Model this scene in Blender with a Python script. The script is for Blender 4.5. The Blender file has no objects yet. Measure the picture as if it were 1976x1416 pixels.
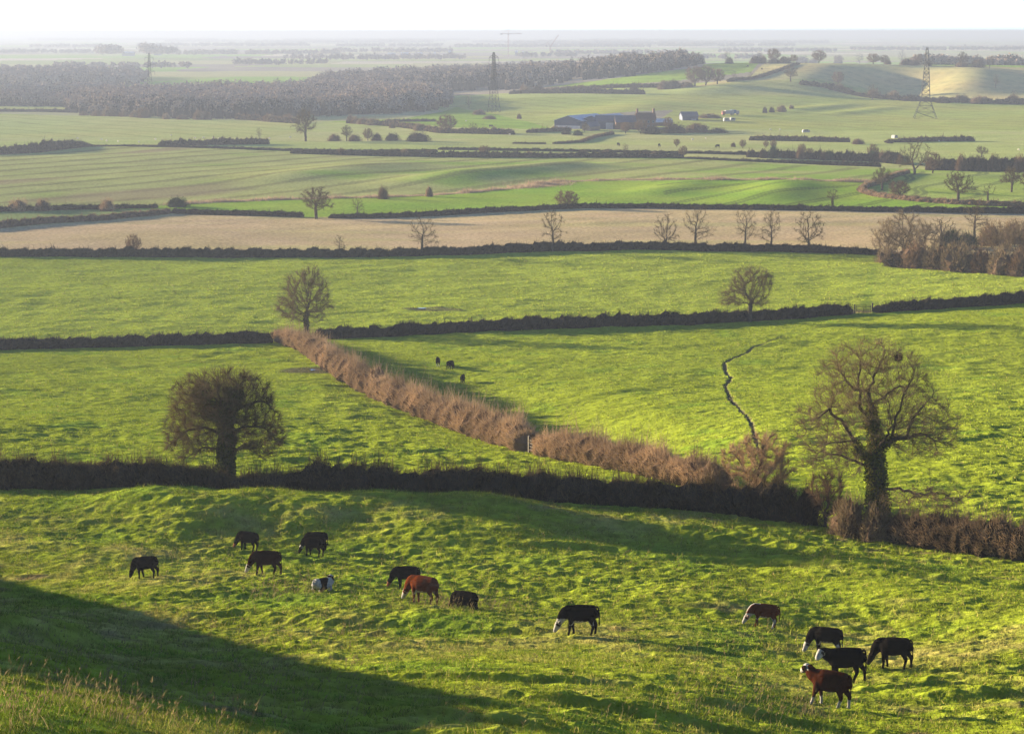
import bpy, math, random
import numpy as np
from mathutils import Vector, Matrix

SC = bpy.context.scene
COL = SC.collection
# ------------------------------------------------------------------ camera model
W, H, F, HORIZ = 1976.0, 1416.0, 3963.0, 62.0
PITCH = math.atan((H / 2 - HORIZ) / F)
CT, ST = math.cos(PITCH), math.sin(PITCH)
CZ = 52.0                                   # eye height above the valley floor
SUN_EL = math.radians(8.6)
SUN_FWD = math.radians(30.0)                # how far the sun stands in front of due left
SUN = np.array([-math.cos(SUN_FWD) * math.cos(SUN_EL), math.sin(SUN_FWD) * math.cos(SUN_EL), math.sin(SUN_EL)])
TANE = math.tan(SUN_EL)

def slope_of(py):
    v = py - H / 2
    return (F * ST + v * CT) / (F * CT - v * ST)

def xr_of(px, py):
    return (px - W / 2) / (F * CT - (py - H / 2) * ST)

# ------------------------------------------------------------------ noise
def _hash(ix, iy, seed):
    h = (ix.astype(np.int64) * 374761393 + iy.astype(np.int64) * 668265263 + seed * 974711) & 0xFFFFFFFF
    h = ((h ^ (h >> 13)) * 1274126177) & 0xFFFFFFFF
    h = ((h ^ (h >> 16)) * 2246822519) & 0xFFFFFFFF
    return ((h ^ (h >> 15)) & 0xFFFF) / 65536.0

def gnoise(x, y, seed=0):
    x0 = np.floor(x); y0 = np.floor(y)
    fx = x - x0; fy = y - y0
    ux = fx * fx * fx * (fx * (fx * 6 - 15) + 10); uy = fy * fy * fy * (fy * (fy * 6 - 15) + 10)
    r = []
    for dx in (0, 1):
        for dy in (0, 1):
            a = _hash(x0 + dx, y0 + dy, seed) * (2 * math.pi)
            r.append(np.cos(a) * (fx - dx) + np.sin(a) * (fy - dy))
    return 1.4 * ((r[0] * (1 - uy) + r[1] * uy) * (1 - ux) + (r[2] * (1 - uy) + r[3] * uy) * ux)

def smooth(a, b, x):
    t = np.clip((x - a) / (b - a), 0, 1)
    return t * t * (3 - 2 * t)

# ------------------------------------------------------------------ terrain base
COLS_PX = [-60, 330, 660, 990, 1320, 1650, 2030]
CPOS = [(p - W / 2) / 3911.0 for p in COLS_PX]
FARZ = [(2300, -50.6), (3700, -49.8), (6000, -48.6), (12000, -50.0), (25000, -60.0), (46000, -92.0)]
NEARZ = [(0, -1.8), (12, -6.6), (30, -13.0)]
COLUMNS = [
    [(1416, 40), (1340, 46), (1300, 52), (1245, 67), (1200, 84), (1130, 108), (1040, 121), (940, 135), (850, 165), (750, 225), (670, 285), (650, 300), (560, 370), (490, 440), (450, 490), (410, 555), (385, 600), (340, 700), (300, 830), (285, 900), (250, 1100), (222, 1320), (200, 1540), (180, 1800)],
    [(1416, 46), (1375, 51), (1330, 64), (1290, 76), (1200, 94), (1115, 109), (1040, 121), (948, 133), (870, 160), (750, 228), (670, 287), (650, 300), (560, 370), (490, 440), (450, 490), (412, 555), (385, 600), (340, 700), (300, 830), (285, 890), (250, 1100), (228, 1270), (200, 1540), (180, 1800)],
    [(1416, 54), (1300, 75), (1200, 95), (1140, 105), (1040, 121), (955, 133), (890, 156), (750, 230), (670, 285), (650, 300), (560, 370), (490, 440), (450, 490), (412, 552), (385, 600), (340, 700), (300, 840), (285, 890), (250, 1100), (225, 1290), (205, 1480), (180, 1780)],
    [(1416, 55), (1320, 71), (1230, 90), (1140, 106), (1040, 121), (965, 132), (890, 157), (750, 232), (660, 290), (637, 305), (560, 370), (490, 440), (450, 490), (410, 552), (385, 600), (350, 675), (305, 830), (285, 890), (255, 1070), (225, 1270), (210, 1370), (188, 1460), -46.3, (178, 1660), -43.0],
    [(1416, 62), (1320, 74), (1230, 91), (1140, 105), (1060, 119), (980, 131), (880, 160), (750, 232), (650, 295), (622, 315), (560, 370), (490, 438), (450, 490), (405, 555), (375, 610), (348, 675), (305, 830), (280, 930), (255, 1070), (225, 1240), (200, 1400), (170, 1560), (148, 1660), (124, 1850), -37.0, -47.0],
    [(1416, 68), (1312, 80), (1213, 97), (1110, 112), (1040, 124), (985, 134), (900, 156), (800, 195), (700, 262), (605, 322), (560, 365), (490, 436), (450, 490), (405, 555), (375, 615), (348, 675), (320, 790), (280, 940), (255, 1080), (228, 1250), (207, 1400), (195, 1450), -48.2, (185, 1570), (160, 1680), (124, 1830), -36.0, -47.5],
    [(1416, 68), (1290, 81), (1180, 98), (1090, 115), (1040, 122), (985, 133), (900, 155), (800, 195), (700, 260), (583, 327), (525, 395), (490, 436), (450, 490), (412, 550), (388, 592), (348, 690), (328, 760), (280, 940), (255, 1080), (228, 1250), (207, 1400), (197, 1450), -47.8, (190, 1560), (165, 1680), (127, 1830), -38.0, -47.5],
]
TT = np.linspace(math.log(8.0), math.log(46020.0), 3000)   # t = log(Y + 8)

def _pchip(x, y, q):
    x = np.array(x, float); y = np.array(y, float)
    h = np.diff(x); d = np.diff(y) / h
    m = np.zeros_like(x)
    for i in range(1, len(x) - 1):
        if d[i - 1] * d[i] > 0:
            w1 = 2 * h[i] + h[i - 1]; w2 = h[i] + 2 * h[i - 1]
            m[i] = (w1 + w2) / (w1 / d[i - 1] + w2 / d[i])
    m[0], m[-1] = d[0], d[-1]
    k = np.clip(np.searchsorted(x, q) - 1, 0, len(x) - 2)
    t = (q - x[k]) / h[k]
    return ((1 + 2 * t) * (1 - t) ** 2 * y[k] + t * (1 - t) ** 2 * h[k] * m[k]
            + t * t * (3 - 2 * t) * y[k + 1] + t * t * (t - 1) * h[k] * m[k + 1])

def _profiles():
    out = []
    for col in COLUMNS:
        pts = list(NEARZ); hidden = 0
        lastY = 30
        for e in col:
            if isinstance(e, tuple):
                py, Y = e
                pts.append((Y, -Y * slope_of(py))); lastY = Y
            else:                            # ground hidden behind a crest: a height on its own
                lastY = lastY * 1.07 if e < -44 or lastY < 1600 else lastY * 1.1
                pts.append((lastY, e))
        pts += [p for p in FARZ if p[0] > lastY * 1.12]
        t = [math.log(p[0] + 8.0) for p in pts]
        out.append(_pchip(t, [p[1] for p in pts], TT))
    return np.array(out)

PROF = _profiles()
# soften the joints along the line of sight a little
_k = np.exp(-0.5 * (np.arange(-14, 15) / 6.0) ** 2); _k /= _k.sum()
PROF = np.array([np.convolve(np.pad(p, 14, mode='edge'), _k, mode='valid') for p in PROF])

def base_z(x, y):
    x = np.asarray(x, float); y = np.asarray(y, float)
    r = np.hypot(x, y); th = np.arctan2(x, y)
    thc = np.clip(th, -0.265, 0.265)
    Y = r * np.cos(thc)
    t = (np.log(Y + 8.0) - TT[0]) / (TT[1] - TT[0])
    i0 = np.clip(t.astype(int), 0, len(TT) - 2); ft = np.clip(t - i0, 0, 1)
    k = np.interp(np.tan(thc), CPOS, np.arange(len(CPOS)))
    k0 = np.clip(k.astype(int), 0, len(CPOS) - 2); fk = k - k0
    def P(j):
        j = np.clip(j, 0, len(CPOS) - 1)
        return PROF[j, i0] * (1 - ft) + PROF[j, i0 + 1] * ft
    a, b, c, d = P(k0 - 1), P(k0), P(k0 + 1), P(k0 + 2)
    return b + 0.5 * fk * (c - a + fk * (2 * a - 5 * b + 4 * c - d + fk * (3 * (b - c) + d - a)))

_YS = np.exp(np.linspace(math.log(20.0), math.log(30000.0), 5000))

def unproj(px, py, zfun=None, ymin=20.0):
    """where the line of sight through a photo pixel meets the terrain: plan x, y"""
    c = xr_of(px, py); s = slope_of(py)
    z = (zfun or base_z)(c * _YS, _YS) + s * _YS
    ok = np.nonzero((z >= 0) & (_YS >= ymin))[0]
    if len(ok) == 0:
        return c * 20000.0, 20000.0
    i = ok[0]
    if i > 0 and z[i] > z[i - 1] and z[i - 1] < 0:
        f = -z[i - 1] / (z[i] - z[i - 1])
        Y = _YS[i - 1] + f * (_YS[i] - _YS[i - 1])
    else:
        Y = _YS[i]
    return c * Y, Y

def plan(pts, **k):
    return np.array([unproj(p[0], p[1], **k) for p in pts])

# ------------------------------------------------------------------ bumps with a place of their own
BUMPS = []      # (x, y, amplitude, along, across, direction of the long axis)
def bump_px(px, py, amp, along, across, px2, py2):
    a = np.array(unproj(px, py)); b = np.array(unproj(px2, py2))
    d = b - a
    BUMPS.append((a[0], a[1], amp, along, across, math.atan2(d[1], d[0])))

def ridge_px(p, q, amp, across, taper=0.25):
    """a long low bank whose crest runs between two photo pixels"""
    a = np.array(unproj(*p)); b = np.array(unproj(*q))
    m = (a + b) / 2; d = b - a
    BUMPS.append((m[0], m[1], amp, np.hypot(*d) * 0.5, across, math.atan2(d[1], d[0])))
# ------------------------------------------------------------------ boundary lines (photo pixels of the hedge feet)
L1 = [(-500, 938), (0, 940), (440, 950), (850, 962), (1250, 975), (1540, 1008), (1700, 1045), (1976, 1075), (2500, 1120)]
L2 = [(-500, 684), (0, 672), (300, 665), (525, 659), (600, 652), (1000, 637), (1450, 617), (1648, 606), (1976, 584), (2500, 548)]
L3 = [(-500, 492), (0, 496), (600, 493), (1063, 485), (1283, 483), (1690, 490), (1780, 508), (1976, 527), (2500, 540)]
L4 = [(-500, 452), (0, 438), (170, 427), (330, 413), (590, 420), (900, 413), (1130, 403), (1400, 404), (1976, 412), (2500, 418)]
L5 = [(-500, 405), (0, 407), (320, 397), (600, 384), (830, 377), (1000, 363), (1070, 351), (1400, 348), (1690, 349), (1780, 330), (2500, 330)]
L6 = [(-500, 300), (0, 295), (165, 282), (300, 284), (660, 297), (1000, 304), (1300, 305), (1500, 317), (1700, 325), (1976, 330), (2500, 335)]
L7 = [(-500, 280), (0, 280), (170, 279), (300, 281), (520, 279), (800, 275), (1000, 268), (1300, 262), (1640, 275), (1880, 274), (2500, 274)]
L8 = [(-500, 224), (0, 224), (200, 222), (400, 231), (560, 236), (760, 235), (880, 245), (1060, 250), (1400, 250), (1700, 250), (2500, 250)]
LINES = []
for L in (L1, L2, L3, L4, L5, L6, L7, L8):
    p = plan(L)
    LINES.append((p[:, 0] / p[:, 1], p[:, 1]))

def in_poly(x, y, poly):
    ins = np.zeros(x.shape, bool)
    n = len(poly)
    for i in range(n):
        x1, y1 = poly[i]; x2, y2 = poly[(i + 1) % n]
        if y1 == y2: continue
        c = (y1 > y) != (y2 > y)
        ins ^= c & (x < (x2 - x1) * (y - y1) / (y2 - y1) + x1)
    return ins

def seg_dist(x, y, pts):
    """distance to a polyline, and the running value 0..n-1 of the nearest spot"""
    best = np.full(x.shape, 1e9); par = np.zeros(x.shape)
    for i in range(len(pts) - 1):
        ax, ay = pts[i][:2]; bx, by = pts[i + 1][:2]
        dx, dy = bx - ax, by - ay
        t = np.clip(((x - ax) * dx + (y - ay) * dy) / (dx * dx + dy * dy + 1e-9), 0, 1)
        d = np.hypot(x - ax - t * dx, y - ay - t * dy)
        m = d < best
        best = np.where(m, d, best); par = np.where(m, i + t, par)
    return best, par

# ------------------------------------------------------------------ the spur left of the frame that shades the near slope
SHADE_EDGE = [(-420, 1090), (-200, 1112), (0, 1140), (150, 1160), (300, 1194), (450, 1243), (650, 1303), (825, 1340), (1055, 1389), (1200, 1434), (1330, 1476)]
_sx = [unproj(*p) for p in SHADE_EDGE]
_L = [62, 62, 62, 60, 58, 58, 58, 58, 60, 60, 60]
SPUR = []
for (sx, sy), L in zip(_sx, _L):
    z = float(base_z(sx, sy))
    SPUR.append((sx + SUN[0] / math.cos(SUN_EL) * L, sy + SUN[1] / math.cos(SUN_EL) * L, z + L * TANE + 0.1))
# the spur runs out into the valley beyond its last shading point
SPUR = [(SPUR[0][0] - 25, SPUR[0][1] + 30, SPUR[0][2] - 9)] + SPUR

SPUR = SPUR[:-1] + [(-50.5, 77.0, -9.2), (-47.8, 71.0, -10.4), (-44.5, 64.0, -12.0), (-38.0, 50.0, -11.2)]

def spur_z(x, y):
    d, p = seg_dist(x, y, SPUR)
    cz = np.interp(p, np.arange(len(SPUR)), [s[2] for s in SPUR])
    return cz - 0.78 * (np.sqrt(d * d + 1.0) - 1.0)

# ridges in the near pasture
ridge_px((600, 1165), (1080, 1215), 0.55, 3.0)
ridge_px((1080, 1222), (1560, 1262), 0.35, 2.5)
ridge_px((-30, 1222), (190, 1250), 0.8, 1.2)
for a, b in (((-60, 985), (420, 990)), ((420, 990), (840, 1003)), ((840, 1003), (1250, 1022)), ((1250, 1022), (1560, 1072))):
    ridge_px(a, b, 0.38, 2.6)
ridge_px((330, 1290), (560, 1345), 0.4, 1.6)
for a, b in (((690, 965), (860, 1055)), ((890, 970), (1060, 1055)), ((470, 970), (640, 1030)), ((250, 970), (420, 1030))):
    ridge_px(a, b, 0.85, 2.6)
ridge_px((800, 715), (1260, 862), -1.5, 6.5)
ridge_px((1010, 765), (1250, 850), -0.9, 5.0)
ridge_px((1580, 1090), (1800, 1180), 0.6, 3.0)
ridge_px((1240, 1150), (1560, 1185), 0.3, 2.2)
ridge_px((0, 1060), (300, 1085), 0.4, 2.2)
# rolls in the far fields whose right-hand sides fall into shade
for p, q, a, w in (((830, 352), (1130, 322), 3.0, 11), ((520, 350), (760, 318), 1.6, 12), ((1480, 388), (1530, 352), 1.8, 8), ((1250, 375), (1340, 352), 0.9, 7),
                   ((1530, 185), (1600, 130), 6.0, 30), ((1735, 185), (1768, 144), -6.5, 33), ((1840, 185), (1880, 140), 8.0, 26), ((1330, 185), (1450, 165), 3.0, 20),
                   ((1520, 214), (1640, 203), 1.6, 9), ((1600, 222), (1720, 208), 1.2, 8), ((1150, 232), (1270, 196), 2.0, 22)):
    ridge_px(p, q, a, w)
# the shallow stream cut through the middle pasture
STREAM_PX = [(1525, 640), (1490, 655), (1455, 668), (1440, 680), (1418, 690), (1398, 700), (1400, 716), (1412, 728), (1400, 742), (1402, 752), (1410, 770), (1425, 785), (1442, 800), (1452, 820), (1460, 846), (1472, 880)]
STREAM = plan(STREAM_PX)
POND_A = plan([(560, 714), (590, 710), (630, 709), (640, 713), (610, 717), (570, 717)])
POND_B = plan([(792, 598), (840, 596), (885, 599), (840, 600)])

def field_bits(x, y):
    """shared by height and colour: which strip of country a point lies in"""
    yy = np.maximum(y, 1.0); c = x / yy
    band = np.zeros(x.shape, int)
    for cs, Ys in LINES:
        band += (yy > np.interp(c, cs, Ys))
    return band

def hz(x, y, cell=None):
    """ground height relative to the eye"""
    x = np.asarray(x, float); y = np.asarray(y, float)
    z = base_z(x, y)
    r = np.hypot(x, y)
    for bx, by, amp, al, ac, ang in BUMPS:
        R = max(al, ac) * 3.2
        m = (np.abs(x - bx) < R) & (np.abs(y - by) < R)
        if not m.any(): continue
        dx = x[m] - bx; dy = y[m] - by
        u = dx * math.cos(ang) + dy * math.sin(ang); v = -dx * math.sin(ang) + dy * math.cos(ang)
        z[m] = z[m] + amp * np.exp(-0.5 * (v / ac) ** 2) / (1 + (u / al) ** 6)
    near = r < 420
    if near.any():
        xx, yy = x[near], y[near]
        s = spur_z(xx, yy)
        d = z[near] - s
        z[near] = s + 0.5 * (d + np.sqrt(d * d + 0.6)) - 0.0
    if cell is None: cell = np.full(x.shape, 0.3)
    band = field_bits(x, y)
    def octave(mask, amp, wl, seed, ang=0.0, stretch=1.0):
        f = smooth(0.55, 0.28, cell / wl) * mask
        m = f > 0.01
        if not m.any(): return
        u = (x[m] * math.cos(ang) + y[m] * math.sin(ang)) / (wl * stretch)
        v = (-x[m] * math.sin(ang) + y[m] * math.cos(ang)) / wl
        z[m] += amp * f[m] * gnoise(u, v, seed)
    F1 = (band == 0) * smooth(700, 400, r); F2 = (band == 1) * 1.0; F3 = (band == 2) * 1.0
    rough = 0.55 + 0.75 * smooth(-0.35, 0.5, gnoise(x / 23.0, y / 23.0, 77))
    octave(F1, 0.20, 15.0, 1, -0.55, 3.0)
    # trodden terraces: short steep risers facing down the slope toward the viewer, long treads behind them
    m = F1 > 0.01
    if m.any():
        X, Y = x[m], y[m]
        for ang, lam, A, sd, rise in ((-0.30, 8.5, 0.30, 61, 0.10), (-0.22, 4.1, 0.10, 62, 0.14), (-0.36, 2.0, 0.12, 63, 0.2), (-0.15, 1.0, 0.055, 64, 0.25)):
            u = X * math.cos(ang) + Y * math.sin(ang); v = -X * math.sin(ang) + Y * math.cos(ang)
            v = v + lam * 0.75 * gnoise(u / (lam * 4), v / (lam * 1.5), sd) + lam * 0.22 * gnoise(u / (lam * 0.9), v / lam, sd + 10)
            s = (v / lam) % 1.0; k_ = np.floor(v / lam)
            prof = np.where(s < rise, smooth(0, rise, s), 1 - (s - rise) / (1 - rise))
            mod = smooth(-0.25, 0.55, gnoise(u / (lam * 2.6) + k_ * 7.3, k_ * 3.1, sd + 20))
            z[m] += A * prof * mod * F1[m] * smooth(lam * rise * 1.6, lam * rise * 0.5, cell[m])
    octave(F1, 0.14, 6.5, 2, -0.4, 3.2)
    octave(F1 * rough, 0.065, 2.4, 3, -0.25, 2.8)
    octave(F1 * rough, 0.065, 1.0, 4, -0.15, 2.4)
    octave(F1 * rough, 0.06, 0.7, 7, 0.1, 1.8)
    octave(F1 * rough, 0.10, 0.5, 5, 0.0, 1.4)
    octave(F1, 0.055, 0.24, 6)
    octave(F2 * rough, 0.17, 4.2, 12, 0.15, 1.5)
    octave(F2 * rough, 0.15, 1.9, 13, 0.1, 1.5)
    octave(F2 * rough, 0.12, 0.9, 14, 0.0, 1.2)
    octave(F2, 0.30, 24.0, 11, 0.3, 1.5)
    octave(F3, 0.22, 5.5, 22, 0.1, 1.5)
    octave(F3, 0.17, 2.4, 23, 0.1, 1.5)
    octave(F3, 0.35, 30.0, 21, 0.2, 1.6)
    octave((band >= 3) * smooth(420, 520, r), 0.5, 60.0, 31, 0.2, 1.4)
    octave((band >= 3) * smooth(420, 520, r), 0.14, 9.0, 32, 0.35, 3.0)
    # stream bed and two trampled wet hollows
    m = (y > 150) & (y < 340) & (np.abs(x - 30) < 60)
    if m.any():
        d, p = seg_dist(x[m], y[m], STREAM)
        wig = 0.2 * gnoise(x[m] / 2.2, y[m] / 2.2, 55)
        wdt = 0.10 + 0.06 * np.interp(p, [0, 2, 4, 9, 13], [0.0, 0.3, 1.0, 1.0, 0.6])
        z[m] -= np.interp(p, [0, 1, 3, 13], [0.02, 0.05, 0.12, 0.13]) * smooth(1.7, 0.7, (d + wig) / wdt)
    return z

def gz(x, y):
    """one point's ground height in world space"""
    return float(hz(np.array([x]), np.array([y]))[0]) + CZ

# ------------------------------------------------------------------ field colours (albedo)
def mixc(a, b, f):
    return a * (1 - f[:, None]) + b * f[:, None]

def C(*v): return np.array(v, float)
GRASS = C(0.146, 0.180, 0.014); GRASS2 = C(0.168, 0.205, 0.024); STRAW = C(0.27, 0.215, 0.075); LUSH = C(0.082, 0.148, 0.014)
STUB = C(0.30, 0.222, 0.125); CROP = C(0.180, 0.215, 0.048); CROP2 = C(0.125, 0.205, 0.020); PALE = C(0.205, 0.236, 0.068); TANG = C(0.245, 0.235, 0.095)
SOIL = C(0.10, 0.075, 0.045); MUD = C(0.055, 0.045, 0.032); DRY = C(0.40, 0.305, 0.190)

_ta = np.array(unproj(0, 363)); _tb = np.array(unproj(330, 333)); _t = _tb - _ta; _t /= np.hypot(*_t)
TRAM_N = np.array([-_t[1], _t[0]])
_ta = np.array(unproj(1480, 390)); _tb = np.array(unproj(1640, 366)); _t = _tb - _ta; _t /= np.hypot(*_t)
TRAM2_N = np.array([-_t[1], _t[0]])

POLYS = [  # (photo polygon, albedo) for the patches beyond the last long line
    ([(-400, 284), (170, 281), (300, 282), (520, 279), (620, 250), (560, 236), (400, 231), (200, 222), (-400, 224)], PALE),
    ([(600, 235), (780, 230), (880, 206), (960, 222), (1060, 246), (1060, 252), (880, 246), (760, 237)], CROP2),
    ([(880, 206), (940, 192), (1100, 187), (1330, 184), (1330, 200), (1300, 215), (1080, 232), (1060, 246), (960, 222)], CROP),
    ([(1300, 215), (1330, 184), (1700, 192), (2300, 194), (2300, 252), (1400, 250), (1250, 246)], CROP),
    ([(1310, 178), (1450, 165), (1560, 150), (1700, 168), (1700, 192), (1330, 186)], PALE),
    ([(1050, 169), (1180, 152), (1350, 132), (1480, 120), (1560, 122), (1450, 142), (1300, 158), (1180, 166)], CROP2),
    ([(1310, 178), (1450, 150), (1600, 122), (1760, 124), (1700, 168), (1560, 165), (1450, 168)], TANG),
    ([(1700, 192), (1690, 160), (1600, 124), (1760, 120), (1980, 126), (2300, 130), (2300, 195)], TANG),
    ([(1640, 122), (1800, 118), (2300, 122), (2300, 131), (1976, 132), (1800, 127)], CROP2),
    ([(60, 206), (300, 200), (300, 212), (-300, 216), (-300, 208)], PALE),
    ([(-300, 186), (-300, 175), (80, 174), (130, 180), (90, 187)], PALE),
]
POLYS = [(plan(p, ymin=1000.0), c) for p, c in POLYS]
GAP = plan([(-60, 444), (330, 420), (330, 405), (-60, 405)])
RFIELD = plan([(1690, 350), (1655, 366), (1720, 384), (1900, 394), (2300, 398), (2300, 333), (1976, 331), (1780, 331)])

def ground_col(x, y):
    n = len(x); r = np.hypot(x, y)
    band = field_bits(x, y)
    col = np.tile(GRASS, (n, 1)); rough = np.zeros(n)
    n1 = gnoise(x / 31.0, y / 31.0, 101); n2 = gnoise(x / 7.0, y / 7.0, 102); n3 = gnoise(x / 1.7, y / 1.7, 103)
    m = band == 0
    f = smooth(0.0, 0.75, 0.55 * n1[m] + 0.45 * n2[m] + 0.35 * n3[m] + 0.08)
    col[m] = mixc(np.tile(GRASS, (m.sum(), 1)), STRAW, 0.66 * f)
    k_ = smooth(0.38, 0.62, gnoise(x[m] / 3.1, y[m] / 2.4, 140) + 0.35 * n3[m]) * smooth(0.0, 0.4, gnoise(x[m] / 19.0, y[m] / 19.0, 141)); col[m] = mixc(col[m], C(0.135, 0.095, 0.05), 0.75 * k_)
    f = smooth(0.15, 0.7, -n2[m] + 0.5 * gnoise(x[m] / 12.0, y[m] / 12.0, 105))
    col[m] = mixc(col[m], LUSH, 0.55 * f); rough[m] = 1.0
    m = band == 1
    f = smooth(-0.2, 0.8, 0.5 * n1[m] + 0.5 * n3[m])
    col[m] = mixc(np.tile(GRASS, (m.sum(), 1)), C(0.166, 0.205, 0.020), 0.7 * f); rough[m] = 0.8
    f = smooth(0.2, 0.8, -n2[m] - 0.3 * n3[m]); col[m] = mixc(col[m], LUSH, 0.55 * f)
    d, p = seg_dist(x[m], y[m], STREAM)
    f = smooth(0.36, 0.12, d + 0.2 * gnoise(x[m] / 2.2, y[m] / 2.2, 55)) * np.interp(p, [0, 1.5, 3], [0.2, 0.7, 1]); col[m] = mixc(col[m], MUD, 0.9 * f)
    for P, w in ((POND_A, 2.4),):
        d, p = seg_dist(x[m], y[m], np.vstack([P, P[:1]])); f = np.maximum(smooth(w, 0.3, d + 0.5 * n3[m]), in_poly(x[m], y[m], P))
        col[m] = mixc(col[m], MUD, 0.85 * f)
    m = band == 2
    f = smooth(-0.3, 0.8, 0.6 * n1[m] + 0.5 * n3[m])
    col[m] = mixc(np.tile(GRASS2, (m.sum(), 1)), C(0.190, 0.232, 0.026), 0.7 * f); rough[m] = 0.6
    d, p = seg_dist(x[m], y[m], np.vstack([POND_B, POND_B[:1]])); f = smooth(2.0, 0.2, d + 0.6 * n3[m]); col[m] = mixc(col[m], MUD, 0.85 * f)
    # wheel marks up to the gateway
    for a, b in (((1672, 606), (1690, 510)), ((1664, 606), (1682, 512))):
        d, p = seg_dist(x[m], y[m], plan([a, b])); col[m] = mixc(col[m], LUSH * 0.9, 0.22 * smooth(0.7, 0.3, d))
    d, p = seg_dist(x[m], y[m], plan([(1664, 602), (1672, 604)])); col[m] = mixc(col[m], SOIL, 0.8 * smooth(6.0, 1.5, d + n3[m]))
    m = band == 3
    f = smooth(-0.5, 0.6, n1[m] + 0.4 * n3[m]); col[m] = mixc(np.tile(STUB, (m.sum(), 1)), C(0.285, 0.225, 0.105), 0.7 * f); rough[m] = 0.25
    g = smooth(0.1, 0.7, gnoise(x[m] / 60.0, y[m] / 14.0, 108)); col[m] = mixc(col[m], C(0.27, 0.25, 0.09), 0.5 * g)
    m = band == 4                                  # winter wheat either side of the dry bank, and the grass in the left corner
    col[m] = mixc(np.tile(CROP2, (m.sum(), 1)), C(0.160, 0.215, 0.026), smooth(-0.5, 0.5, n1[m])); rough[m] = 0.15
    q = x[m] * TRAM2_N[0] + y[m] * TRAM2_N[1] + 5.0 * gnoise(x[m] / 120.0, y[m] / 120.0, 109)
    t = np.abs((q / 15.0) % 1.0 - 0.5) * 15.0; col[m] = mixc(col[m], C(0.055, 0.075, 0.016), 0.75 * (x[m] > 45) * smooth(1.1, 0.4, np.abs(t - 1.1)))
    m4 = m & in_poly(x, y, GAP); col[m4] = C(0.12, 0.15, 0.05)
    m = band == 5
    f = smooth(-0.6, 0.5, n1[m] + 0.6 * gnoise(x[m] / 90.0, y[m] / 55.0, 110) - 0.35 + 0.004 * x[m])
    col[m] = mixc(np.tile(C(0.205, 0.215, 0.070), (m.sum(), 1)), C(0.140, 0.210, 0.030), f); rough[m] = 0.15
    q = x[m] * TRAM_N[0] + y[m] * TRAM_N[1] + 9.0 * gnoise(x[m] / 170.0, y[m] / 170.0, 111)
    t = np.abs((q / 21.0) % 1.0 - 0.5) * 21.0; col[m] = mixc(col[m], C(0.085, 0.085, 0.035), 0.6 * smooth(1.9, 0.8, np.abs(t - 1.3)))
    g = smooth(0.25, 0.6, gnoise(q / 30.0, (x[m] * TRAM_N[1] - y[m] * TRAM_N[0]) / 140.0, 112)) * smooth(70, -120, x[m]); col[m] = mixc(col[m], C(0.16, 0.115, 0.07), 0.6 * g)
    m = in_poly(x, y, RFIELD)
    col[m] = mixc(np.tile(C(0.155, 0.205, 0.035), (m.sum(), 1)), PALE, 0.5 * smooth(-0.5, 0.5, n1[m]))
    q = x[m] * 0.93 - y[m] * 0.36 + 12.0 * gnoise(x[m] / 60.0, y[m] / 60.0, 113)
    t = np.abs((q / 17.0) % 1.0 - 0.5) * 17.0; col[m] = mixc(col[m], C(0.06, 0.075, 0.025), 0.7 * smooth(1.2, 0.4, np.abs(t - 1.1)))
    m = (band == 6) | (band == 7)
    f = smooth(-0.4, 0.5, gnoise(x[m] / 140.0, y[m] / 60.0, 114)); col[m] = mixc(np.tile(PALE, (m.sum(), 1)), TANG, 0.75 * f)
    m = band >= 8                                   # the patchwork running to the horizon
    if m.any():
        X, Y = x[m], y[m]
        wx = X + 90 * gnoise(X / 500.0, Y / 500.0, 120); wy = Y + 120 * gnoise(X / 600.0, Y / 600.0, 121)
        row = np.floor(wy / 330.0); ce = np.floor(wx / 280.0 + _hash(row, row * 0, 5) * 3)
        h = _hash(ce, row, 9); pal = np.array([PALE, CROP2 * 1.2, TANG, C(0.19, 0.165, 0.12), CROP, C(0.33, 0.29, 0.19), C(0.20, 0.20, 0.10), C(0.17, 0.15, 0.11)])
        col[m] = pal[(h * 7.999).astype(int)]
    for P, cc in POLYS:
        m = (y > 1000) & in_poly(x, y, P)
        if m.any():
            f = smooth(-0.6, 0.6, gnoise(x[m] / 80.0, y[m] / 80.0, 130)); col[m] = mixc(np.tile(cc, (m.sum(), 1)), cc * C(1.12, 0.98, 1.05), f)
            q = x[m] * 0.8 + y[m] * 0.6 + 12 * gnoise(x[m] / 150.0, y[m] / 150.0, 131)
            t = np.abs((q / 24.0) % 1.0 - 0.5) * 24.0; col[m] = mixc(col[m], cc * 0.55, 0.45 * smooth(2.6, 1.0, t))
    # dry uncut grass under the long hedges
    for L, w in ((L4, 2.2), (L3, 1.4)):
        p = plan(L); m = np.abs(y - np.interp(x / np.maximum(y, 1), p[:, 0] / p[:, 1], p[:, 1])) < w * 3
        if m.any():
            d, _ = seg_dist(x[m], y[m], p); col[m] = mixc(col[m], STRAW, 0.55 * smooth(w, w * 0.4, d + 0.5 * n3[m]))
    return np.column_stack([col, rough])

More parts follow.
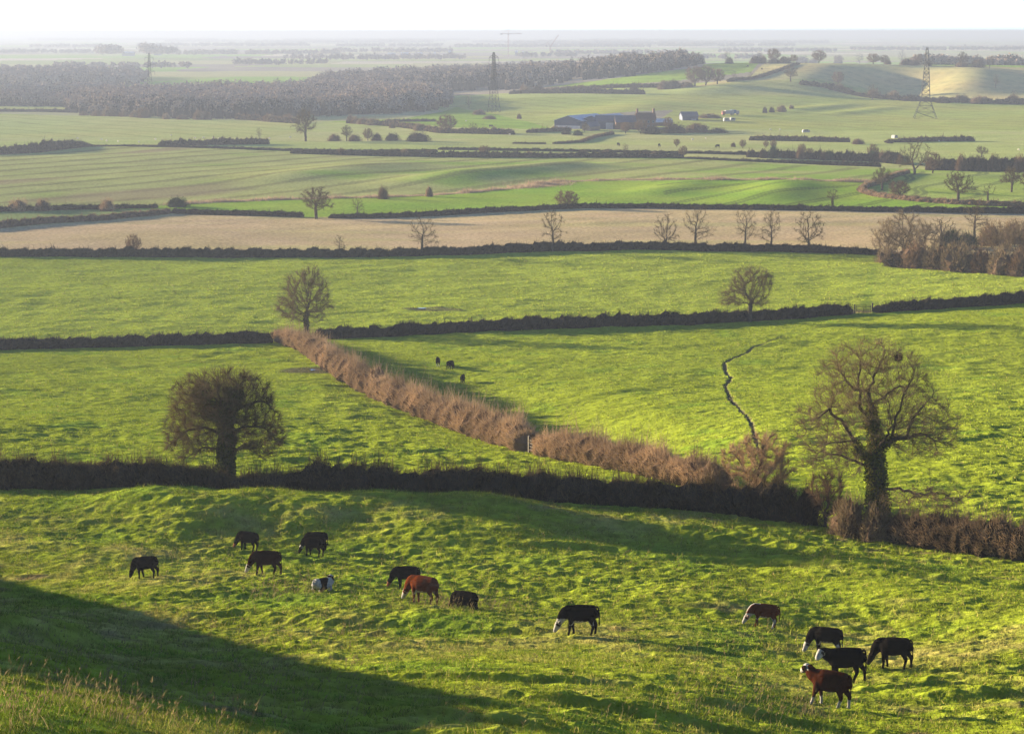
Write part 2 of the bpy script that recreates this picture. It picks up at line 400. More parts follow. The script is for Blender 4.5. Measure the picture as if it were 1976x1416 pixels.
# ------------------------------------------------------------------ mesh helper
def np_mesh(name, V, faces, mats, parent=None, col=None, smooth_sh=False, mat_idx=None, link=True):
    """faces: list of (n,k) index arrays"""
    me = bpy.data.meshes.new(name)
    V = np.asarray(V, np.float32)
    me.vertices.add(len(V)); me.vertices.foreach_set('co', V.ravel())
    fl = [np.asarray(f, np.int32) for f in faces if len(f)]
    loops = np.concatenate([f.ravel() for f in fl]); tot = np.concatenate([np.full(len(f), f.shape[1], np.int32) for f in fl])
    me.loops.add(len(loops)); me.loops.foreach_set('vertex_index', loops)
    me.polygons.add(len(tot)); st = np.zeros(len(tot), np.int32); st[1:] = np.cumsum(tot)[:-1]
    me.polygons.foreach_set('loop_start', st); me.polygons.foreach_set('loop_total', tot)
    if mat_idx is not None: me.polygons.foreach_set('material_index', np.asarray(mat_idx, np.int32))
    me.polygons.foreach_set('use_smooth', np.full(len(tot), smooth_sh, bool))
    if col is not None:
        a = me.attributes.new('Col', 'FLOAT_COLOR', 'POINT')
        c = np.asarray(col, np.float32)
        if c.shape[1] == 3: c = np.column_stack([c, np.ones(len(c), np.float32)])
        a.data.foreach_set('color', c.ravel())
    for m in (mats if isinstance(mats, (list, tuple)) else [mats]): me.materials.append(m)
    me.update(calc_edges=True)
    if not link: return me
    o = bpy.data.objects.new(name, me); COL.objects.link(o)
    if parent is not None: o.parent = parent
    return o

def tag(o, label=None, cat=None, group=None, kind=None):
    if label: o['label'] = label
    if cat: o['category'] = cat
    if group: o['group'] = group
    if kind: o['kind'] = kind
    return o

# ------------------------------------------------------------------ materials
def new_mat(name):
    m = bpy.data.materials.new(name); m.use_nodes = True
    nt = m.node_tree; nt.nodes.clear()
    return m, nt, nt.nodes.new('ShaderNodeOutputMaterial')

def N(nt, typ, **kw):
    n = nt.nodes.new(typ)
    for k, v in kw.items():
        if k.startswith('i_'): n.inputs[k[2:]].default_value = v
        else: setattr(n, k, v)
    return n

def ground_mat():
    m, nt, out = new_mat('meadow')
    at = N(nt, 'ShaderNodeAttribute', attribute_name='Col')
    tc = N(nt, 'ShaderNodeTexCoord')
    n1 = N(nt, 'ShaderNodeTexNoise', i_Scale=1.1, i_Detail=5.0, i_Roughness=0.65); nt.links.new(tc.outputs['Object'], n1.inputs['Vector'])
    n2 = N(nt, 'ShaderNodeTexNoise', i_Scale=0.06, i_Detail=4.0, i_Roughness=0.6); nt.links.new(tc.outputs['Object'], n2.inputs['Vector'])
    mr = N(nt, 'ShaderNodeMapRange'); nt.links.new(n1.outputs['Fac'], mr.inputs['Value'])
    for k, v in (('From Min', 0.3), ('From Max', 0.7), ('To Min', 0.6), ('To Max', 1.35)): mr.inputs[k].default_value = v
    mr2 = N(nt, 'ShaderNodeMapRange'); nt.links.new(n2.outputs['Fac'], mr2.inputs['Value'])
    for k, v in (('From Min', 0.3), ('From Max', 0.7), ('To Min', 0.85), ('To Max', 1.15)): mr2.inputs[k].default_value = v
    mu = N(nt, 'ShaderNodeMath', operation='MULTIPLY'); nt.links.new(mr.outputs[0], mu.inputs[0]); nt.links.new(mr2.outputs[0], mu.inputs[1])
    vm = N(nt, 'ShaderNodeVectorMath', operation='SCALE'); nt.links.new(at.outputs['Color'], vm.inputs[0]); nt.links.new(mu.outputs[0], vm.inputs['Scale'])
    d = N(nt, 'ShaderNodeBsdfDiffuse', i_Roughness=0.6); nt.links.new(vm.outputs[0], d.inputs['Color'])
    # tussock relief finer than the sheet itself
    b1 = N(nt, 'ShaderNodeTexNoise', i_Scale=0.9, i_Detail=6.0, i_Roughness=0.62); nt.links.new(tc.outputs['Object'], b1.inputs['Vector'])
    ms = N(nt, 'ShaderNodeMath', operation='MULTIPLY_ADD'); ms.inputs[1].default_value = 0.55; ms.inputs[2].default_value = 0.12; nt.links.new(at.outputs['Alpha'], ms.inputs[0])
    bp = N(nt, 'ShaderNodeBump', i_Distance=0.5); nt.links.new(b1.outputs['Fac'], bp.inputs['Height']); nt.links.new(ms.outputs[0], bp.inputs['Strength'])
    nt.links.new(bp.outputs['Normal'], d.inputs['Normal'])
    nt.links.new(d.outputs[0], out.inputs['Surface'])
    return m

# ------------------------------------------------------------------ the ground sheet
def build_ground(nc=1250, fine=1.0):
    thd = math.atan(1010 / 3830.0)
    th = np.concatenate([np.linspace(-1.5, -thd - 0.012, 72), np.linspace(-thd, thd, nc), np.linspace(thd + 0.02, 1.5, 40)])
    # ring radii: about one picture row apart on level ground, never wider than needed
    rr = [3.0]
    while rr[-1] < 45000:
        Y = rr[-1]
        dep = max(20.0, float(-np.interp(math.log(Y + 8), TT, PROF[3])))
        step = 1.3 * Y * Y / (F * dep) / fine
        if Y < 50: step = 1.6
        step = min(max(step, 0.11), 0.05 * Y if Y > 3000 else (3.2 + 0.006 * max(0, Y - 900)))
        rr.append(Y + step)
    rr = np.array(rr)
    T, R = np.meshgrid(th, rr)
    Y = R * np.cos(T); X = R * np.sin(T)
    inside = np.abs(T) < thd
    Yc = R * 1.0
    cell = np.maximum(np.gradient(rr)[:, None] * np.ones_like(T), np.gradient(th)[None, :] * R)
    x, y = X.ravel(), Y.ravel()
    z = hz(x, y, cell.ravel())
    col = ground_col(x, y)
    nr, ncol = T.shape
    i = np.arange(nr * ncol).reshape(nr, ncol)
    q = np.stack([i[:-1, :-1], i[:-1, 1:], i[1:, 1:], i[1:, :-1]], -1).reshape(-1, 4)[:, ::-1]
    o = np_mesh('ground', np.column_stack([x, y, z + CZ]), [q], ground_mat(), col=col, smooth_sh=True)
    tag(o, kind='structure')
    print('ground', nr, ncol, nr * ncol)
    return o
# ------------------------------------------------------------------ camera, sun, sky, air
def build_light():
    w = bpy.data.worlds.new('World'); SC.world = w; w.use_nodes = True
    nt = w.node_tree; nt.nodes.clear()
    out = nt.nodes.new('ShaderNodeOutputWorld'); bg = nt.nodes.new('ShaderNodeBackground')
    sk = nt.nodes.new('ShaderNodeTexSky'); sk.sky_type = 'NISHITA'; sk.sun_disc = False
    sk.sun_elevation = SUN_EL; sk.sun_rotation = math.atan2(SUN[0], SUN[1])
    sk.altitude = 100.0; sk.air_density = SKY_AIR; sk.dust_density = SKY_DUST; sk.ozone_density = SKY_OZ
    nt.links.new(sk.outputs[0], bg.inputs['Color']); bg.inputs['Strength'].default_value = SKY_STRENGTH
    nt.links.new(bg.outputs[0], out.inputs['Surface'])
    l = bpy.data.lights.new('sun', 'SUN'); l.energy = SUN_STRENGTH; l.angle = math.radians(0.5); l.color = SUN_COLOR
    o = bpy.data.objects.new('sun', l); COL.objects.link(o)
    o.rotation_euler = Vector(SUN).to_track_quat('Z', 'Y').to_euler()
    o.location = (-200, 100, 200)
    cam = bpy.data.cameras.new('camera'); co = bpy.data.objects.new('camera', cam); COL.objects.link(co)
    cam.sensor_fit = 'HORIZONTAL'; cam.sensor_width = 36.0; cam.lens = 36.0 * F / W
    cam.clip_start = 0.5; cam.clip_end = 100000.0
    co.location = (0, 0, CZ); co.rotation_euler = (math.pi / 2 - PITCH, 0, 0)
    SC.camera = co
    SC.view_settings.view_transform = 'Standard'; SC.view_settings.look = 'None'
    SC.view_settings.exposure = EXPOSURE; SC.view_settings.gamma = 1.0
    SC.render.film_transparent = False
    cy = SC.cycles
    cy.max_bounces = 6; cy.diffuse_bounces = 3; cy.glossy_bounces = 2; cy.transmission_bounces = 3; cy.volume_bounces = 1; cy.transparent_max_bounces = 8
    cy.use_denoising = True; cy.denoiser = 'OPENIMAGEDENOISE'; cy.denoising_input_passes = 'RGB_ALBEDO_NORMAL'; cy.denoising_prefilter = 'ACCURATE'; cy.denoising_quality = 'HIGH'

def build_haze():
    x0, x1, y0, y1, z0, z1 = -46500, 46500, -60, 46800, CZ - 96.0, CZ + 11.0
    V = [(x, y, z) for z in (z0, z1) for y in (y0, y1) for x in (x0, x1)]
    Q = [(0, 2, 3, 1), (4, 5, 7, 6), (0, 1, 5, 4), (1, 3, 7, 5), (3, 2, 6, 7), (2, 0, 4, 6)]
    m, nt, out = new_mat('haze')
    v = nt.nodes.new('ShaderNodeVolumePrincipled')
    v.inputs['Color'].default_value = (*HAZE_COLOR, 1); v.inputs['Density'].default_value = HAZE_DENSITY; v.inputs['Anisotropy'].default_value = HAZE_G
    nt.links.new(v.outputs[0], out.inputs['Volume'])
    o = np_mesh('haze', V, [np.array(Q)], m); tag(o, kind='stuff')
    return o
SKY_STRENGTH = 0.05; SKY_DUST = 0.25; SKY_AIR = 0.4; SKY_OZ = 2.2; SUN_STRENGTH = 5.0; SUN_COLOR = (1.0, 0.83, 0.56); EXPOSURE = 3.5
HAZE_COLOR = (0.139, 0.163, 0.228); HAZE_DENSITY = 2.3e-4; HAZE_G = 0.22
# ------------------------------------------------------------------ plant materials
def plant_mat(name, rgb, var=0.35, scale=1.5, trans=0.0):
    m, nt, out = new_mat(name)
    tc = N(nt, 'ShaderNodeTexCoord')
    n = N(nt, 'ShaderNodeTexNoise', i_Scale=scale, i_Detail=3.0); nt.links.new(tc.outputs['Object'], n.inputs['Vector'])
    mr = N(nt, 'ShaderNodeMapRange'); nt.links.new(n.outputs['Fac'], mr.inputs['Value'])
    for k, v in (('From Min', 0.3), ('From Max', 0.7), ('To Min', 1 - var), ('To Max', 1 + var)): mr.inputs[k].default_value = v
    oi = N(nt, 'ShaderNodeObjectInfo')
    m2 = N(nt, 'ShaderNodeMath', operation='MULTIPLY_ADD'); nt.links.new(oi.outputs['Random'], m2.inputs[0]); m2.inputs[1].default_value = 0.4; m2.inputs[2].default_value = 0.8
    m3 = N(nt, 'ShaderNodeMath', operation='MULTIPLY'); nt.links.new(mr.outputs[0], m3.inputs[0]); nt.links.new(m2.outputs[0], m3.inputs[1])
    rg = N(nt, 'ShaderNodeRGB'); rg.outputs[0].default_value = (*rgb, 1)
    vm = N(nt, 'ShaderNodeVectorMath', operation='SCALE'); nt.links.new(rg.outputs[0], vm.inputs[0]); nt.links.new(m3.outputs[0], vm.inputs['Scale'])
    d = N(nt, 'ShaderNodeBsdfDiffuse', i_Roughness=0.8); nt.links.new(vm.outputs[0], d.inputs['Color'])
    if trans > 0:
        t = N(nt, 'ShaderNodeBsdfTranslucent'); nt.links.new(vm.outputs[0], t.inputs['Color'])
        mx = N(nt, 'ShaderNodeMixShader', i_Fac=trans); nt.links.new(d.outputs[0], mx.inputs[1]); nt.links.new(t.outputs[0], mx.inputs[2])
        nt.links.new(mx.outputs[0], out.inputs['Surface'])
    else:
        nt.links.new(d.outputs[0], out.inputs['Surface'])
    return m

MAT = dict(
    bark=plant_mat('bark', (0.050, 0.040, 0.030), 0.4, 3.0),
    bark_far=plant_mat('bark_distant', (0.060, 0.047, 0.035), 0.3, 1.0),
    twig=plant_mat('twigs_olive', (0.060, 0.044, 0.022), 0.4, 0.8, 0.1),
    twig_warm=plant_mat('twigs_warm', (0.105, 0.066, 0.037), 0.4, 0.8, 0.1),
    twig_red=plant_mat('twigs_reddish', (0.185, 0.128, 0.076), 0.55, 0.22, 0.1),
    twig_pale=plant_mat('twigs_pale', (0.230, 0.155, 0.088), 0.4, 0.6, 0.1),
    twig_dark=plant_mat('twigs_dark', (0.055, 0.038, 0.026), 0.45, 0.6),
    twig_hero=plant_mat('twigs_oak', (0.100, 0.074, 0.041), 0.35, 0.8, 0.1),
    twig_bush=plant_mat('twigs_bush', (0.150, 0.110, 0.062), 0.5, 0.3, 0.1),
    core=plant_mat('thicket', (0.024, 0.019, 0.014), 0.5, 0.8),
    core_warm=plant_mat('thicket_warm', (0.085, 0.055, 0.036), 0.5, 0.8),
    ivy=plant_mat('ivy_leaves', (0.050, 0.060, 0.014), 0.5, 1.2, 0.15),
    ivy_gold=plant_mat('ivy_gold', (0.130, 0.115, 0.018), 0.5, 1.0, 0.2),
    evergreen=plant_mat('evergreen', (0.028, 0.038, 0.018), 0.5, 1.0),
    wood_top=plant_mat('wood_crowns', (0.170, 0.142, 0.118), 0.2, 0.05),
    wood_warm=plant_mat('wood_crowns_warm', (0.190, 0.146, 0.112), 0.22, 0.05),
    wood_stem=plant_mat('wood_inner_shade', (0.022, 0.018, 0.017), 0.3, 0.1),  # inner lumps darkened to stand for the shade below the lit crowns
)

# ------------------------------------------------------------------ branch growth toward a cloud of points
def grow(rng, trunk, ellipsoids, n_attr, step, infl, kill, iters=140, gnarl=0.25, droop=0.0, limbs=()):
    """trunk: list of points. ellipsoids: (centre, radii, weight). Returns node positions and parents."""
    P = [np.array(trunk[0], float)]; par = [-1]
    for a, b in zip(trunk[:-1], trunk[1:]):
        a, b = np.array(a, float), np.array(b, float); n = max(1, int(np.linalg.norm(b - a) / step))
        for i in range(n):
            P.append(a + (b - a) * (i + 1) / n + rng.normal(0, step * 0.12, 3)); par.append(len(P) - 2)
    for lb in limbs:                                    # main limbs, each leaving the wood already there
        q = np.array(lb[0], float); last = int(np.argmin([np.linalg.norm(p - q) for p in P])); yy = rng.normal(0, 0.5)
        for a, b in zip(lb[:-1], lb[1:]):
            a, b = np.array(a, float), np.array(b, float); n = max(1, int(np.linalg.norm(b - a) / step))
            for i in range(n):
                P.append(a + (b - a) * (i + 1) / n + rng.normal(0, step * 0.16, 3)); par.append(last); last = len(P) - 1
    A = []
    ws = np.array([e[2] for e in ellipsoids], float); ws /= ws.sum()
    for (c, r, w), k in zip(ellipsoids, (ws * n_attr).astype(int)):
        d = rng.normal(size=(k, 3)); d /= np.linalg.norm(d, axis=1)[:, None]
        A.append(np.array(c) + d * (rng.random(k) ** 0.42)[:, None] * np.array(r))
    A = np.vstack(A); A = A[A[:, 2] > 0.6]
    PA = np.array(P)
    D = np.linalg.norm(A[:, None] - PA[None], axis=2)
    near = D.argmin(1); nd = D.min(1)
    alive = np.ones(len(A), bool)
    for it in range(iters):
        act = alive & (nd < infl)
        if not act.any():
            if not alive.any(): break
            act = alive & (nd <= nd[alive].min() + 1e-6)
        idx = np.nonzero(act)[0]
        nodes = np.unique(near[idx]); new = []
        for n in nodes:
            v = (A[idx[near[idx] == n]] - P[n]); v /= np.linalg.norm(v, axis=1)[:, None]
            d = v.sum(0)
            if par[n] >= 0:
                b = P[n] - P[par[n]]; d = d / (np.linalg.norm(d) + 1e-9) + 0.45 * b / (np.linalg.norm(b) + 1e-9)
            d = d / (np.linalg.norm(d) + 1e-9) + rng.normal(0, gnarl, 3) + np.array([0, 0, -droop])
            d /= np.linalg.norm(d) + 1e-9
            new.append((P[n] + d * step, n))
        if not new: break
        base = len(P)
        for p, n in new: P.append(p); par.append(n)
        NP_ = np.array([p for p, n in new])
        D = np.linalg.norm(A[:, None] - NP_[None], axis=2)
        m = D.min(1); k = D.argmin(1); up = m < nd
        nd[up] = m[up]; near[up] = base + k[up]
        alive &= nd > kill
        if not alive.any() or len(P) > 6000: break
    return np.array(P), np.array(par)

def pipe_radii(P, par, r_tip, r_base, expo=2.3):
    n = len(P); acc = np.zeros(n); kids = np.bincount(par[par >= 0], minlength=n)
    acc[kids == 0] = r_tip ** expo
    for i in range(n - 1, 0, -1): acc[par[i]] += acc[i]
    r = acc ** (1 / expo)
    s = math.log(r_base / r_tip) / max(1e-6, math.log(max(r[0], r_tip * 1.01) / r_tip))
    return r_tip * (r / r_tip) ** s

def tubes(P, par, R, rmin, rmax=9.0):
    """tapered tubes along every link whose radius lies in the range"""
    V = []; Q = []; nv = 0
    for sides, lo, hi in ((7, 0.14, 99), (5, 0.05, 0.14), (3, 0.0, 0.05)):
        c = np.nonzero((par >= 0) & (R >= max(rmin, lo)) & (R < min(hi, rmax)))[0]
        if not len(c): continue
        p = par[c]; a = P[p]; b = P[c]; d = b - a; L = np.linalg.norm(d, axis=1) + 1e-9; d /= L[:, None]
        a = a - d * (0.25 * R[c])[:, None]
        ref = np.where(np.abs(d[:, 2:3]) < 0.9, np.array([[0, 0, 1.0]]), np.array([[1.0, 0, 0]]))
        u = np.cross(d, ref); u /= np.linalg.norm(u, axis=1)[:, None]; v = np.cross(d, u)
        ang = np.arange(sides) * 2 * math.pi / sides
        off = u[:, None] * np.cos(ang)[None, :, None] + v[:, None] * np.sin(ang)[None, :, None]
        r0 = np.minimum(R[p], R[c] * 1.35)[:, None, None]; r1 = R[c][:, None, None]
        ring = np.concatenate([a[:, None] + off * r0, b[:, None] + off * r1], 1)
        k = len(c); V.append(ring.reshape(-1, 3))
        base = nv + np.arange(k)[:, None] * (2 * sides); j = np.arange(sides); j2 = (j + 1) % sides
        Q.append(np.stack([base + j, base + j2, base + sides + j2, base + sides + j], -1).reshape(-1, 4))
        nv += k * 2 * sides
    if not V: return np.zeros((0, 3)), np.zeros((0, 4), int)
    return np.vstack(V), np.vstack(Q)

def blades(rng, B, D, L, Wd, bend=0.25):
    """thin bent twigs: a quad and a tip triangle each"""
    n = len(B)
    D = D / (np.linalg.norm(D, axis=1)[:, None] + 1e-9)
    s = np.cross(D, rng.normal(size=(n, 3))); s /= np.linalg.norm(s, axis=1)[:, None] + 1e-9
    w = (Wd * np.ones(n))[:, None] * 0.5; L = (L * np.ones(n))[:, None]
    mid = B + D * L * 0.5; tip = B + D * L + rng.normal(0, 1, (n, 3)) * L * bend
    V = np.stack([B - s * w, B + s * w, mid + s * w * 0.75, mid - s * w * 0.75, tip], 1).reshape(-1, 3)
    b = np.arange(n)[:, None] * 5
    return V, (b + np.array([[0, 1, 2, 3]])), (b + np.array([[3, 2, 4]]))

def leafcards(rng, Pn, size):
    n = len(Pn); u = rng.normal(size=(n, 3)); u /= np.linalg.norm(u, axis=1)[:, None]
    v = np.cross(u, rng.normal(size=(n, 3))); v /= np.linalg.norm(v, axis=1)[:, None]
    s = (size * rng.uniform(0.6, 1.4, n))[:, None]
    V = np.stack([Pn - u * s, Pn - v * s * 0.7, Pn + u * s, Pn + v * s * 0.7], 1).reshape(-1, 3)
    return V, (np.arange(n)[:, None] * 4 + np.arange(4)[None])

def twig_cloud(rng, P, par, R, rlim, per, L, Wd, up=0.25, spread=0.9, cap=60000, centre=None):
    c = np.nonzero((par >= 0) & (R < rlim))[0]
    k = rng.poisson(per, len(c)); i = np.repeat(c, k)
    if len(i) > cap: i = rng.choice(i, cap, replace=False)
    d = P[i] - P[par[i]]; d /= np.linalg.norm(d, axis=1)[:, None] + 1e-9
    B = P[par[i]] + (P[i] - P[par[i]]) * rng.random(len(i))[:, None]
    D = d * 0.7 + rng.normal(0, spread * 0.6, (len(i), 3)) + np.array([0, 0, up])
    if centre is not None:
        o = B - np.array(centre); o /= np.linalg.norm(o, axis=1)[:, None] + 1e-9; D += 0.6 * o
    return blades(rng, B, D, L * rng.uniform(0.45, 1.25, len(i)), Wd)

def fuzz(rng, ellipsoids, n, L, Wd, centre, up=0.1, inner=0.55):
    """the finest twigs: they fill the outer part of the crown and point outward"""
    ws = np.array([e[2] for e in ellipsoids], float); ws /= ws.sum(); B = []
    for (c, r, w), k in zip(ellipsoids, (ws * n).astype(int)):
        d = rng.normal(size=(k, 3)); d /= np.linalg.norm(d, axis=1)[:, None]
        B.append(np.array(c) + d * (inner + (1.04 - inner) * rng.random(k) ** 0.8)[:, None] * np.array(r))
    B = np.vstack(B); D = B - np.array(centre); D /= np.linalg.norm(D, axis=1)[:, None]
    D = D + rng.normal(0, .45, D.shape) + np.array([0, 0, up])
    k = B[:, 2] > 0.8
    return blades(rng, B[k], D[k], L * rng.uniform(.4, 1.2, k.sum()), Wd, bend=0.2)

TREE_MESH = {}
def tree_meshes(kind, seed=0):
    """meshes (trunk, crown, extra) of one kind of tree, about 10 m high; far kinds are shared by many trees"""
    key = (kind, seed)
    if key in TREE_MESH: return TREE_MESH[key]
    rng = np.random.default_rng(1000 + seed * 17 + sum(map(ord, kind)))
    ivy = None; twm = MAT['twig']; bark = MAT['bark_far']
    if kind == 'oak':       # broad domed crown on a short trunk
        E = [((0, 0, 6.3), (4.6, 4.6, 3.4), 3), ((rng.uniform(-2, 2), rng.uniform(-2, 2), 4.3), (4.4, 4.4, 2.0), 1.2), ((rng.uniform(-1.5, 1.5), 0, 8.0), (2.6, 2.6, 1.9), 1)]
        P, par = grow(rng, [(0, 0, 0), (rng.uniform(-.2, .2), 0, 2.6), (rng.uniform(-.3, .3), 0.1, 3.6)], E, 420, 0.42, 3.4, 0.75, gnarl=0.33)
        R = pipe_radii(P, par, 0.022, 0.42); tw = (0.14, 10, 1.0, 0.05)
    elif kind == 'ash':     # upswept limbs, open crown
        E = [((rng.uniform(-.5, .5), 0, 6.4), (3.3, 3.3, 3.6), 3), ((rng.uniform(-1.6, 1.6), rng.uniform(-1.5, 1.5), 3.8), (3.4, 3.4, 1.8), 1.3), ((rng.uniform(-1.5, 1.5), 0, 8.8), (1.6, 1.6, 1.3), .5)]
        P, par = grow(rng, [(0, 0, 0), (0.1, 0, 3.0), (rng.uniform(-.3, .3), 0, 5.0)], E, 260, 0.42, 3.6, 0.8, gnarl=0.2, droop=-0.12)
        R = pipe_radii(P, par, 0.020, 0.27); tw = (0.10, 6, 0.95, 0.036)
    elif kind == 'scrub':   # low branched scrub tree, lit tan
        E = [((0, 0, 5.6), (4.6, 4.6, 4.2), 3)]
        P, par = grow(rng, [(0, 0, 0), (0, 0, 0.9)], E, 340, 0.42, 4.5, 0.7, gnarl=0.22, droop=-0.08)
        R = pipe_radii(P, par, 0.020, 0.26); tw = (0.10, 11, 1.0, 0.04); twm = MAT['twig_bush']
    elif kind == 'multi':   # several stems from low down, fan shaped
        E = [((0, 0, 6.0), (3.8, 3.8, 4.0), 3), ((rng.uniform(-2, 2), 0, 3.5), (4.0, 4.0, 2.0), 1)]
        P, par = grow(rng, [(0, 0, 0), (0, 0, 1.0)], E, 300, 0.42, 4.5, 0.8, gnarl=0.22, droop=-0.1)
        R = pipe_radii(P, par, 0.020, 0.30); tw = (0.10, 7, 0.95, 0.038)
    elif kind == 'dome':    # dense rounded bushy tree
        E = [((0, 0, 5.4), (5.2, 5.2, 4.2), 3)]
        P, par = grow(rng, [(0, 0, 0), (0, 0, 1.6)], E, 300, 0.5, 4.0, 0.8, gnarl=0.25)
        R = pipe_radii(P, par, 0.025, 0.40); tw = (0.14, 12, 1.3, 0.08); twm = MAT['twig_warm']
    elif kind == 'stag':    # broken crown, few heavy limbs
        E = [((0, 0, 5.8), (4.2, 4.2, 3.6), 3)]
        P, par = grow(rng, [(0, 0, 0), (0.1, 0, 3.8)], E, 70, 0.5, 6.0, 0.8, gnarl=0.3)
        R = pipe_radii(P, par, 0.035, 0.5); tw = (0.10, 6, 0.8, 0.045)
    elif kind == 'ivytree': # narrow crown over a trunk thick with ivy
        E = [((0, 0, 6.4), (3.2, 3.2, 3.2), 3)]
        P, par = grow(rng, [(0, 0, 0), (0, 0, 4.4)], E, 160, 0.45, 4.5, 0.8, gnarl=0.25)
        R = pipe_radii(P, par, 0.022, 0.36); tw = (0.10, 8, 0.9, 0.045)
        a = rng.uniform(0, 2 * math.pi, 1500); h = rng.uniform(0.1, 5.4, 1500); r = rng.uniform(0.25, 0.85, 1500) * (1.15 - 0.12 * h)
        V, Q = leafcards(rng, np.column_stack([r * np.cos(a), r * np.sin(a), h]), 0.13); ivy = np_mesh('ivy', V, [Q], MAT['ivy'], link=False)
    V, Q = tubes(P, par, R, 0.045)
    trunk = np_mesh('trunk', V, [Q], bark, smooth_sh=True, link=False)
    V1, Q1 = tubes(P, par, R, 0.0, 0.045)
    V2, Q2, T2 = twig_cloud(rng, P, par, R, *tw)
    crown = np_mesh('crown', np.vstack([V1, V2]), [Q1, Q2 + len(V1), T2 + len(V1)], twm, link=False)
    TREE_MESH[key] = (trunk, crown, ivy)
    return TREE_MESH[key]

def empty(name, loc, rz=0.0, s=1.0):
    o = bpy.data.objects.new(name, None); COL.objects.link(o); o.empty_display_size = 0.3
    o.location = loc; o.rotation_euler = (0, 0, rz); o.scale = (s, s, s) if np.isscalar(s) else s
    return o

def put(name, me, parent):
    o = bpy.data.objects.new(name, me); COL.objects.link(o); o.parent = parent
    return o

def tree(px, py, top, kind, seed, label, group=None, rz=None, wide=1.0, name='bare_tree', cat='tree', ymin=20.0, sink=0.0):
    """a tree whose foot stands where the photo shows it; height from the photo's rows and the distance"""
    x, y = unproj(px, py, ymin=ymin)
    h = (py - top) * y / F * 1.01
    s = h / 10.0
    o = empty(name, (x, y, gz(x, y) - 0.05 * s - sink), (seed * 1.7 if rz is None else rz), (s * wide, s * wide, s))
    tag(o, label, cat, group)
    tr, cr, iv = tree_meshes(kind, seed % 3)
    put('trunk', tr, o); put('crown', cr, o)
    if iv is not None: put('ivy', iv, o)
    return o

# ------------------------------------------------------------------ bushes
BUSH_MESH = {}
def bush_mesh(kind, seed):
    """a shrub about 1 m high and 1.3 m wide: a thicket core and the twigs standing out of it"""
    key = (kind, seed)
    if key in BUSH_MESH: return BUSH_MESH[key]
    rng = np.random.default_rng(500 + seed * 31 + sum(map(ord, kind)))
    # core: a lumpy dome
    nu, nv_ = 14, 7
    u = np.linspace(0, 2 * math.pi, nu, endpoint=False); v = np.linspace(0.0, 0.5 * math.pi, nv_)
    U, Vv = np.meshgrid(u, v); r = 0.80 + 0.22 * rng.standard_normal(U.shape).clip(-1.2, 1.2)
    Vc = np.column_stack([(0.6 * r * np.cos(U) * np.cos(Vv)).ravel(), (0.6 * r * np.sin(U) * np.cos(Vv)).ravel(), (0.92 * r * np.sin(Vv) - 0.04).ravel()])
    i = np.arange(nu * nv_).reshape(nv_, nu); Qc = np.stack([i[:-1], np.roll(i[:-1], -1, 1), np.roll(i[1:], -1, 1), i[1:]], -1).reshape(-1, 4)
    n = 2600
    a = rng.uniform(0, 2 * math.pi, n); e = np.arcsin(rng.uniform(0.0, 1.0, n)); q = rng.uniform(0.55, 1.02, n) * (1 + 0.16 * np.sin(a * 3 + seed) + 0.1 * np.sin(a * 5 + 2 * e * 3))
    B = np.column_stack([0.62 * q * np.cos(a) * np.cos(e), 0.62 * q * np.sin(a) * np.cos(e), 0.9 * q * np.sin(e)])
    D = B * np.array([1.2, 1.2, 0.9]) + np.array([0, 0, 0.35]) + rng.normal(0, 0.35, (n, 3))
    V2, Q2, T2 = blades(rng, B, D, 0.17 * rng.uniform(0.5, 1.3, n), 0.017)
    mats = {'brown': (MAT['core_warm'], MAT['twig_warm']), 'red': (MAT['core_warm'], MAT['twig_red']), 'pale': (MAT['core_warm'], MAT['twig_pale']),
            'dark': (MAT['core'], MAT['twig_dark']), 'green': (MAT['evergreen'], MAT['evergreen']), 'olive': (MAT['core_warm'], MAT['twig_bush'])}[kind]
    mi = np.concatenate([np.zeros(len(Qc)), np.ones(len(Q2)), np.ones(len(T2))])
    me = np_mesh('bush', np.vstack([Vc, V2]), [Qc, Q2 + len(Vc), T2 + len(Vc)], list(mats), mat_idx=mi, link=False)
    BUSH_MESH[key] = me
    return me

def bush(px, py, top, wpx, kind, seed, label, group=None, name='bush', cat='bush', ymin=20.0):
    x, y = unproj(px, py, ymin=ymin)
    h = (py - top) * y / F; w = wpx * y / F
    o = bpy.data.objects.new(name, bush_mesh(kind, seed % 4)); COL.objects.link(o)
    o.location = (x, y, gz(x, y) - 0.04 * h); o.rotation_euler = (0, 0, seed * 2.1); o.scale = (w / 1.3, w / 1.3, h / 0.98)
    tag(o, label, cat, group)
    return o

